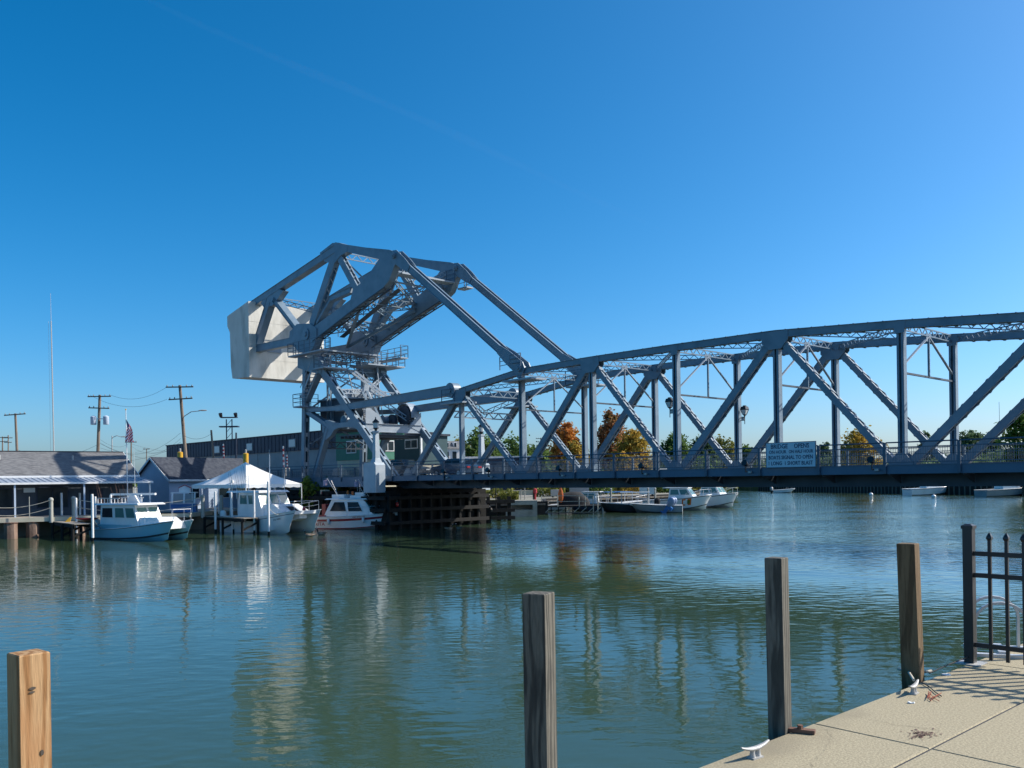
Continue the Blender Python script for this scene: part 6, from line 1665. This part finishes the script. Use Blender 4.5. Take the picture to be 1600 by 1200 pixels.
# raised red and white gate arms
def gate(px, p0, p1, Z, label):
    a_, b_ = at(px, p1, Z), at(px-1, p0, Z); r = empty('crossing_gate', (a_.x,Z,1.5)); tag(r, label, 'gate arm', 'raised red and white gate arms left of the tower')
    mb = MB(); mb.box(-.18,.18,-.15,.15,0,max(.3,a_.z-1.5)); mb.build('stand', M['galv'], r)
    n = 8
    for i in range(n):
        k0, k1 = i/n, (i+1)/n; mb = MB(); z0_ = lerp(a_.z,b_.z,k0)-1.5; z1_ = lerp(a_.z,b_.z,k1)-1.5; dx = b_.x-a_.x
        mb.bar((dx*k0,-.2,z0_),(dx*k1,-.2,z1_),.14,.05,(1,0,0)); mb.build('band', M['red'] if i % 2 == 0 else M['white_paint'], r)
gate(444,697,731,90,'taller red and white striped gate arm beside the tower leg'); gate(449.5,711,731,92,'shorter red and white striped gate arm behind the taller one'); gate(350.5,694,716,94,'red and white striped gate arm behind the shed roof')

# ================================================================== CARS ON THE ROAD
def car(name, s, t, rz, paint, label, pickup=False):
    r = empty(name, bw(s,t,4.03), -(pi/2-TH)+rz); tag(r, label, 'car')
    L_, W_ = 4.6, 1.8
    prof_ = [(-2.3,.35),(-2.3,.85),(-2.1,.98),(-1.35,1.02),(1.0,.98),(1.9,.88),(2.25,.75),(2.3,.4),(2.2,.28),(-2.2,.28)]
    mb = MB(); mb.loft([[(x, y, z) for x, z in prof_] if k == 1 else [(x*.985, y, .28+(z-.28)*.97) for x, z in prof_] for y, k in ((-.9,0),(-.84,1),(.84,1),(.9,0))]); mb.build('body', paint, r, smooth=30)
    cab_, c = frustum('cabin', -1.7 if not pickup else -.7, 1.05, .80, -1.15 if not pickup else -.45, .35, .62, .98, 1.5, paint, r)
    for f_ in ('right','left'): window(c,f_,.06,.47,.12,.86,cab_,frame=False); window(c,f_,.52,.94,.12,.86,cab_,frame=False)
    window(c,'front',.06,.94,.1,.88,cab_,frame=False); window(c,'back',.06,.94,.1,.88,cab_,frame=False)
    for x in (-1.4,1.4):
        for y in (-.92,.74):
            mb = MB(); mb.tube((x,y,.32),(x,y+.18,.32),.32,.32,16); w_ = mb.build('wheel', M['blackmatte'], r, smooth=40)
            mb = MB(); mb.tube((x,y-.01,.32),(x,y+.19,.32),.19,.19,12); mb.build('rim', M['alu'], w_)
    for y in (-.6,.6):
        mb = MB(); mb.box(2.22,2.32,y-.17,y+.17,.6,.72); mb.build('headlight', M['frost'], r); mb = MB(); mb.box(-2.33,-2.24,y-.17,y+.17,.7,.84); mb.build('tail_light', M['lens_red'], r)
    return r
car('parked_car', bl(678,720,1.8).x-4, 1.9, 0, M['darkcar'], 'dark car on the bridge road seen through the railing below the white house')
car('parked_car', bl(712,720,4.4).x, 4.4, pi, M['bluecar'], 'blue car on the bridge road just right of the dark car')

# ================================================================== UNDER THE BRIDGE: FENDER, BLOCK, FAR MARINA
p_ = at(762,800,80); r = empty('timber_fender', (p_.x,80,0), R(12)); tag(r, 'dark timber fender wall of posts and beams beside the bridge pier', 'fender')
for i in range(5):
    mb = MB(); x = -1.9+i*.98; mb.box(x-.15,x+.15,-.15,.15,-1.5,2.2); mb.build('post', M['timber_dark'], r)
for z in (.25,.95,1.75):
    mb = MB(); mb.box(-2.3,2.5,-.34,-.151,z-.16,z+.16); mb.build('beam', M['timber_dark'], r)
b0_ = at(797,803,88); r = empty('concrete_block', (b0_.x,88,0), R(2)); tag(r, 'pale concrete dolphin block with a dark slot standing in the water under the bridge', 'block')
mb = MB(); zt_ = at(815,782,88).z
mb.box(0,2.75,0,2.2,zt_-.45,zt_); mb.box(.1,2.75,1.1,2.2,zt_-.95,zt_-.45); mb.box(-.4,2.75,0,2.2,-1,zt_-.95); mb.build('concrete', M['concrete'], r)
mb = MB(); mb.box(2.3,2.75,.0,1.1,zt_-.95,zt_-.45); mb.build('end_rib', M['concrete'], r)
bw_ = MB()
p_ = at(850,800,92)
g = empty('boat_dock', (p_.x,92,0)); tag(g, 'dark timber boat dock with pale railings under the bridge', 'dock')
wd = at(940,800,92).x - p_.x
mb = MB(); mb.box(0,wd,0,2.5,.75,.9); mb.build('deck', M['timber_dark'], g)
for i in range(9):
    x = wd*i/8; mb = MB(); mb.box(x-.06,x+.06,-.06,.06,-1.2,.75); mb.build('dock_leg', M['timber_dark'], g)
    if i < 8:
        mb = MB(); mb.bar((x,.0,.1),(x+wd/8,.0,.75),.05,.07); mb.build('cross_brace', M['grey_wood_light'], g)
mb = MB(); mb.box(0,wd,-.08,0,.12,.22); mb.build('wale', M['timber'], g)
for px_, yt in ((846.5,774),(871.5,774),(905,776),(914.5,776),(927,775),(934,776)):
    x = at(px_,790,92).x - p_.x; mb = MB(); mb.tube((x,-.02,-.8 if px_ > 920 else .8),(x,-.02,at(px_,yt,92).z),.06,.06,6); mb.build('rail_post', M['grey_wood_light'], g)
for z in (1.35,1.95):
    mb = MB(); mb.bar((0,.05,z),(wd,.05,z),.05,.05); mb.build('hand_rail', M['grey_wood_light'], g)
r = empty('covered_boat', (at(893,790,95).x,95.2,.9)); tag(r, 'boat under a black cover on the dark dock under the bridge', 'boat')
mb = MB(); rings = []
for x, w_, h_ in ((-1.5,.5,.5),(-1.2,.8,1.2),(0,.95,1.45),(1.0,.9,1.4),(1.7,.7,.8),(2.0,.3,.4)): rings.append([(x,w_*cos(t),max(0,h_*sin(t)**.6 if sin(t) > 0 else 0)) for t in [pi*i/10 for i in range(11)]])
mb.loft(rings); mb.build('cover', M['blackmatte'], r, smooth=50)
mb = MB(); mb.box(-1.4,1.8,-.8,.8,-.1,.0); mb.build('hull_bottom', M['antifoul'], r)
r = empty('orange_kayak', (at(876,778,94).x,94,1.2)); tag(r, 'orange-red boat hull standing on end on the dark dock', 'boat')
mb = MB(); mb.loft([[(k*cos(t), .25*k*sin(t), z) for t in [2*pi*i/10 for i in range(10)]] for z, k in ((0,.10),(.35,.26),(.8,.30),(1.3,.2),(1.7,.04))]); mb.build('hull', M['orange'], r, smooth=50)
def runabout(px0, px1, py, Z, heading, L_, B_, hull_m, label, canopy=None, cabin=True, logo=None, hs=.75, hb=1.15, motors=0, motor_m=None):
    p_ = at((px0+px1)/2, py, Z); r = empty('moored_boat', (p_.x, Z, 0), heading); tag(r, label, 'boat', 'boats moored on the far side of the bridge')
    r2 = empty('x'); bpy.data.objects.remove(r2)
    hl_ = Hull(L_, B_, hs, hb, .35, .18, rake=.6, full=.45); ho = hl_.build('hull', hull_m, r, stripes=((0,.08,M['antifoul'],'bottom_paint'),(.90,.95,M['navy'],'rub_rail')))
    for c_ in [ho]: c_.location.x = -L_/2
    mb = MB(); rings = []
    for i in range(11):
        u = i/10*.98; z = hl_.sheer(u)-.01; w_ = max(.02,hl_.half(u)-.05); rings.append([(u*L_-L_/2,-w_,z),(u*L_-L_/2,w_,z),(u*L_-L_/2,w_*.8,z-.2),(u*L_-L_/2,-w_*.8,z-.2)])
    mb.loft(rings); mb.build('deck', M['white'], r)
    if cabin:
        cb_, c = frustum('cabin', -L_*.12,L_*.28,B_*.36, -L_*.10,L_*.16,B_*.31, hs+.1,hs+1.35, M['white'], r)
        for f_ in ('right','left'): window(c,f_,.06,.46,.4,.88,cb_,M['glass_green']); window(c,f_,.52,.92,.4,.88,cb_,M['glass_green'])
        window(c,'front',.04,.48,.4,.9,cb_,M['glass_green']); window(c,'front',.52,.96,.4,.9,cb_,M['glass_green'])
        mb = MB(); mb.box(-L_*.2,L_*.18,-B_*.36,B_*.36,hs+1.35,hs+1.43); mb.build('hard_top', M['white'], r)
    if canopy:
        mb = MB(); mb.box(-L_*.42,L_*.10,-B_*.42,B_*.42,hs+1.3,hs+1.38); mb.build('canopy', canopy, r)
        mb = MB()
        for x in (-L_*.4,L_*.08):
            for y in (-B_*.4,B_*.4): mb.bar((x,y,hs),(x,y,hs+1.3),.05,.05,(1,0,0))
        mb.build('canopy_frame', M['alu'], r)
    for k in range(motors): outboard(r, -L_/2-.15, -.35+.7*k if motors > 1 else 0, hs-.25, 1.25, motor_m)
    mb = MB(); pts = [(L_*.15,-B_*.44,hs+.75),(L_*.35,-B_*.34,hb+.55),(L_*.49,0,hb+.6),(L_*.35,B_*.34,hb+.55),(L_*.15,B_*.44,hs+.75)]; rail_line(mb, pts, .02)
    for q_ in pts: mb.tube((q_[0],q_[1],hs),q_,.016,.016,5)
    mb.build('bow_rail', M['alu'], r)
    return r, hl_
runabout(945,1012,800,96,R(175),6.2,2.3,M['antifoul'],'dark hulled boat with a white canopy right of the dark dock',canopy=M['white'],cabin=False,hs=.8,hb=1.1,motors=1,motor_m=(M['blackmatte'],M['galv']))
runabout(1000,1050,801,93.5,R(168),5.6,2.2,M['greywall'],'grey open boat with twin silver-blue outboard motors under the bridge',cabin=False,hs=.75,hb=1.0)
ob_ = empty('x'); bpy.data.objects.remove(ob_)
r_o = empty('outboard_pair', (at(1047,797,92).x,92,.55), R(-28)); tag(r_o, 'pair of large blue-silver outboard motors tilted up at the stern of the grey boat', 'outboard motor')
sm_ = mat('silver_blue_cowling', (.20,.26,.40), (.26,.32,.46), 2, .3)
for y in (-.35,.35):
    o1 = outboard(r_o, .0, y, 0, 1.5, (sm_, M['bluep'])); o1.rotation_euler = (0, R(35), 0); 
r, hl_ = runabout(1022,1098,797,99,R(-25),7.6,2.7,M['white'],'white cabin boat with an orange square logo on its bow under the bridge',hs=1.15,hb=1.75)
mb = MB(); 
for u0, u1, v0, v1, mm in ((.60,.74,.30,.88,'orange'),(.62,.66,.42,.76,'white'),(.68,.72,.42,.76,'leaf_bright')):
    sb = MB(); o_ = V3((-7.6/2, -.012-(0 if mm=='orange' else .006), 0)); sb.add([hl_.pt(u0,v0,-1)+o_,hl_.pt(u1,v0,-1)+o_,hl_.pt(u1,v1,-1)+o_,hl_.pt(u0,v1,-1)+o_],[(0,1,2,3)]); sb.build('logo_panel', M[mm], r)
runabout(1088,1131,793,106,R(-38),7.2,2.8,M['white'],'white cabin boat beyond the one with the orange logo',hs=1.2,hb=1.8)
runabout(1212,1238,770,188,R(-8),4.6,1.9,M['white'],'small white boat far away on the open river under the sign',cabin=False,hs=.6,hb=.9,motors=1)
runabout(1414,1487,773,152,R(10),8.2,2.8,M['white'],'white boat hull moored along the far bank bulkhead',cabin=True,hs=1.1,hb=1.5)
runabout(1528,1610,775,138,R(10),8.4,2.9,M['greywall'],'grey boat hull with a dark stripe moored at the far bank near the right edge',cabin=True,hs=1.0,hb=1.4)
# dark sea wall along the near edge of the marina bank
g = empty('marina_sea_wall', (0,0,0)); tag(g, 'dark timber sea wall along the marina bank under the bridge', 'wall')
mp_ = [(A(-7,D+2.2)),(-3.0,91),(3.4,92),(3.5,104),(24,122),(34,150)]
for (xa, ya), (xb, yb) in zip(mp_[:-1], mp_[1:]):
    strip(V3((xa,ya,0)),V3((xb,yb,0)),-.35,-1,1.42,'wall_face',M['timber_dark'],g)
    strip(V3((xa,ya,0)),V3((xb,yb,0)),-.5,1.02,1.2,'wale',M['timber'],g)
runabout(952,1000,796,101,R(20),6.4,2.3,M['white'],'white open boat with a blue canopy behind the dark hulled boat',canopy=M['bluep'],cabin=False,hs=.8,hb=1.15)
runabout(905,945,792,101,R(160),5.8,2.2,M['bluecar'],'dark blue hulled boat behind the pale railings of the boat dock',cabin=True,hs=.8,hb=1.1)
runabout(842,884,790,103.5,R(8),5.0,2.0,M['greywall'],'small grey skiff at the back of the boat dock',cabin=False,hs=.6,hb=.85)
for i, (px, Z, w_, h_, lf, lab) in enumerate(((858,118,2.2,1.5,'leaf_olive','rounded olive bush left of the grey bin on the far lot'),(925,126,3.2,1.7,'leaf_green','dark green bush on the far bank behind the boat dock'),(985,130,3.0,1.6,'leaf_gold','yellowish bush on the far bank behind the blue canopy boat'),(1030,134,2.6,1.8,'leaf_green','green bush on the far bank behind the orange logo boat'),(770,112,2.6,1.3,'leaf_olive','olive bush beyond the timber fender'))):
    bush('bush', (at(px,770,Z).x,Z,1.3), (w_,1.0,h_), M[lf], lab, 420, 40+i, .26)
for i, (px, Z, lab) in enumerate(((955,97.5,'left of the blue canopy boat'),(1013,98,'between the blue canopy boat and the orange logo boat'),(1076,104,'between the two white cabin boats'),(1024,96,'at the bow of the grey open boat'))):
    b_ = at(px,800,Z); r = empty('mooring_post', (b_.x,Z,0)); tag(r, 'thin grey mooring post '+lab, 'post', 'grey posts of the far marina')
    mb = MB(); mb.tube((0,0,-1),(0,0,2.5),.11,.10,8); mb.build('shaft', M['grey_wood_light'], r, smooth=40)
    mb = MB(); mb.lathe([(.13,2.5),(.13,2.55),(.02,2.62)],8); mb.build('cap', M['galv'], r)
# far bulkhead of vertical piles
g = empty('far_bulkhead', (0,0,0)); tag(g, 'dark timber bulkhead along the far right bank', 'wall')
pts_ = [(61,215),(72,163),(84,128),(110,95)]
for (xa, ya), (xb, yb) in zip(pts_[:-1], pts_[1:]):
    strip(V3((xa,ya,0)),V3((xb,yb,0)),-.4,-1,1.55,'wall_face',M['timber_dark'],g)
mb = MB()
for (xa, ya), (xb, yb) in zip(pts_[:-1], pts_[1:]):
    L_ = math.hypot(xb-xa,yb-ya); n = int(L_/1.1)
    for i in range(n):
        k = i/n; x, y = lerp(xa,xb,k)-.3, lerp(ya,yb,k)-.3; mb.tube((x,y,-1),(x,y,1.75+.15*((i*7)%3)),.16,.15,6)
tag(mb.build('bulkhead_pile', M['timber'], g), kind='stuff')
def buoy(px, py, label):
    p_ = on_z(px,py,0); r = empty('mooring_buoy', (p_.x,p_.y,0)); tag(r, label, 'buoy', 'white mooring buoys')
    mb = MB(); mb.lathe([(.05,-.2),(.28,-.05),(.36,.15),(.28,.36),(.08,.46)],12); mb.build('float', M['white'], r, smooth=60); mb = MB(); mb.lathe([(.06,.45),(.06,.55),(.02,.58)],6); mb.build('eye', M['galv'], r)
buoy(1459,777.5,'white buoy on the water in front of the far white boat hull'); buoy(1361,774,'smaller looking white buoy on the water left of the far white boat hull')
# far marina clutter on the bank below the deck
for i, (px, py, Z, w_, h_, m_, lab) in enumerate(((820,768,118,5.0,.9,'cream','low pale trailer bed parked on the far gravel lot'),(868,770,112,1.2,1.0,'galv','grey metal bin on the far gravel lot'),(905,766,120,2.6,1.2,'greywall','grey crate stack on the far lot behind the covered boat'),(1012,768,112,2.0,1.2,'house_white','white picnic hut counter on the far dock'))):
    p_ = at(px, py, Z); r = empty(('trailer','bin','crate','counter')[i], (p_.x,Z,1.35)); tag(r, lab, ('trailer','bin','crate','counter')[i])
    mb = MB(); mb.loft([[(-w_/2,-.5,.25),(w_/2,-.5,.25),(w_/2,.5,.25),(-w_/2,.5,.25)],[(-w_/2,-.55,h_),(w_/2,-.55,h_),(w_/2,.55,h_),(-w_/2,.55,h_)]]); mb.build('box', M[m_], r)
    for x in (-w_*.3,w_*.3):
        mb = MB(); mb.tube((x,-.62,.27),(x,.62,.27),.27,.27,12) if i == 0 else mb.box(x-.08,x+.08,-.4,.4,0,.25); mb.build('wheel' if i == 0 else 'foot', M['blackmatte'], r)
p_ = at(791,771,104); bush('shrub', (at(795,775,100).x,100,1.3), (1.1,.6,1.0), M['leaf_olive'], 'small round shrub on the bank above the concrete block', 700, 5)
p_ = at(836,772,94); r = empty('red_hydrant_post', (p_.x,94,1.3)); tag(r, 'small red and black post behind the concrete block', 'post')
mb = MB(); mb.lathe([(.12,0),(.12,.9),(.22,.95),(.22,1.35),(.1,1.45)],10); mb.build('body', M['red'], r, smooth=40); mb = MB(); mb.box(-.25,-.13,-.1,.1,.0,1.5); mb.build('stand', M['black'], r)
for i, (px, yt, yb, Z) in enumerate(((775,758,785,88),(814,766,784,92),(820,763,773,96))):
    p_ = at(px,yb,Z); r = empty('thin_post', (p_.x,Z,1.3)); tag(r, ('thin dark rail post above the timber fender','pale thin post standing on the concrete block','second pale thin post behind the concrete block')[i], 'post')
    mb = MB(); mb.tube((0,0,-.6),(0,0,at(px,yt,Z).z-1.3),.07,.06,6); mb.build('shaft', M['grey_wood_light' if i else 'timber_dark'], r)
    mb = MB(); mb.box(-.1,.1,-.1,.1,at(px,yt,Z).z-1.3,at(px,yt,Z).z-1.22); mb.build('cap', M['galv'], r)

# ================================================================== CONTRAIL
ca_, cb_ = at(215,-8,3200), at(1060,368,3200)
e_ = cb_ - ca_
ct = empty('contrail', ca_); tag(ct, kind='stuff')
m = bpy.data.materials.new('contrail_vapour'); m.use_nodes = True
nt = m.node_tree; nt.nodes.remove(nt.nodes['Principled BSDF'])
vo = nt.nodes.new('ShaderNodeVolumePrincipled'); vo.inputs['Color'].default_value = (1,1,1,1); vo.inputs['Density'].default_value = .00026
nt.links.new(vo.outputs[0], nt.nodes['Material Output'].inputs['Volume'])
mb = MB(); b_ = e_.cross(V3((0,0,1))).normalized(); c_ = e_.normalized().cross(b_); rings = []
for i in range(25):
    k = i/24; r0_ = 16*(sin(pi*min(1,max(0,k*.9+.08))))**.6*(1+.15*sin(k*23)); p_ = e_*k + c_*6*sin(k*9)
    rings.append([tuple(p_ + b_*(r0_*cos(t)) + c_*(r0_*sin(t))) for t in [2*pi*j/10 for j in range(10)]])
mb.loft(rings); mb.build('vapour_trail', m, ct)
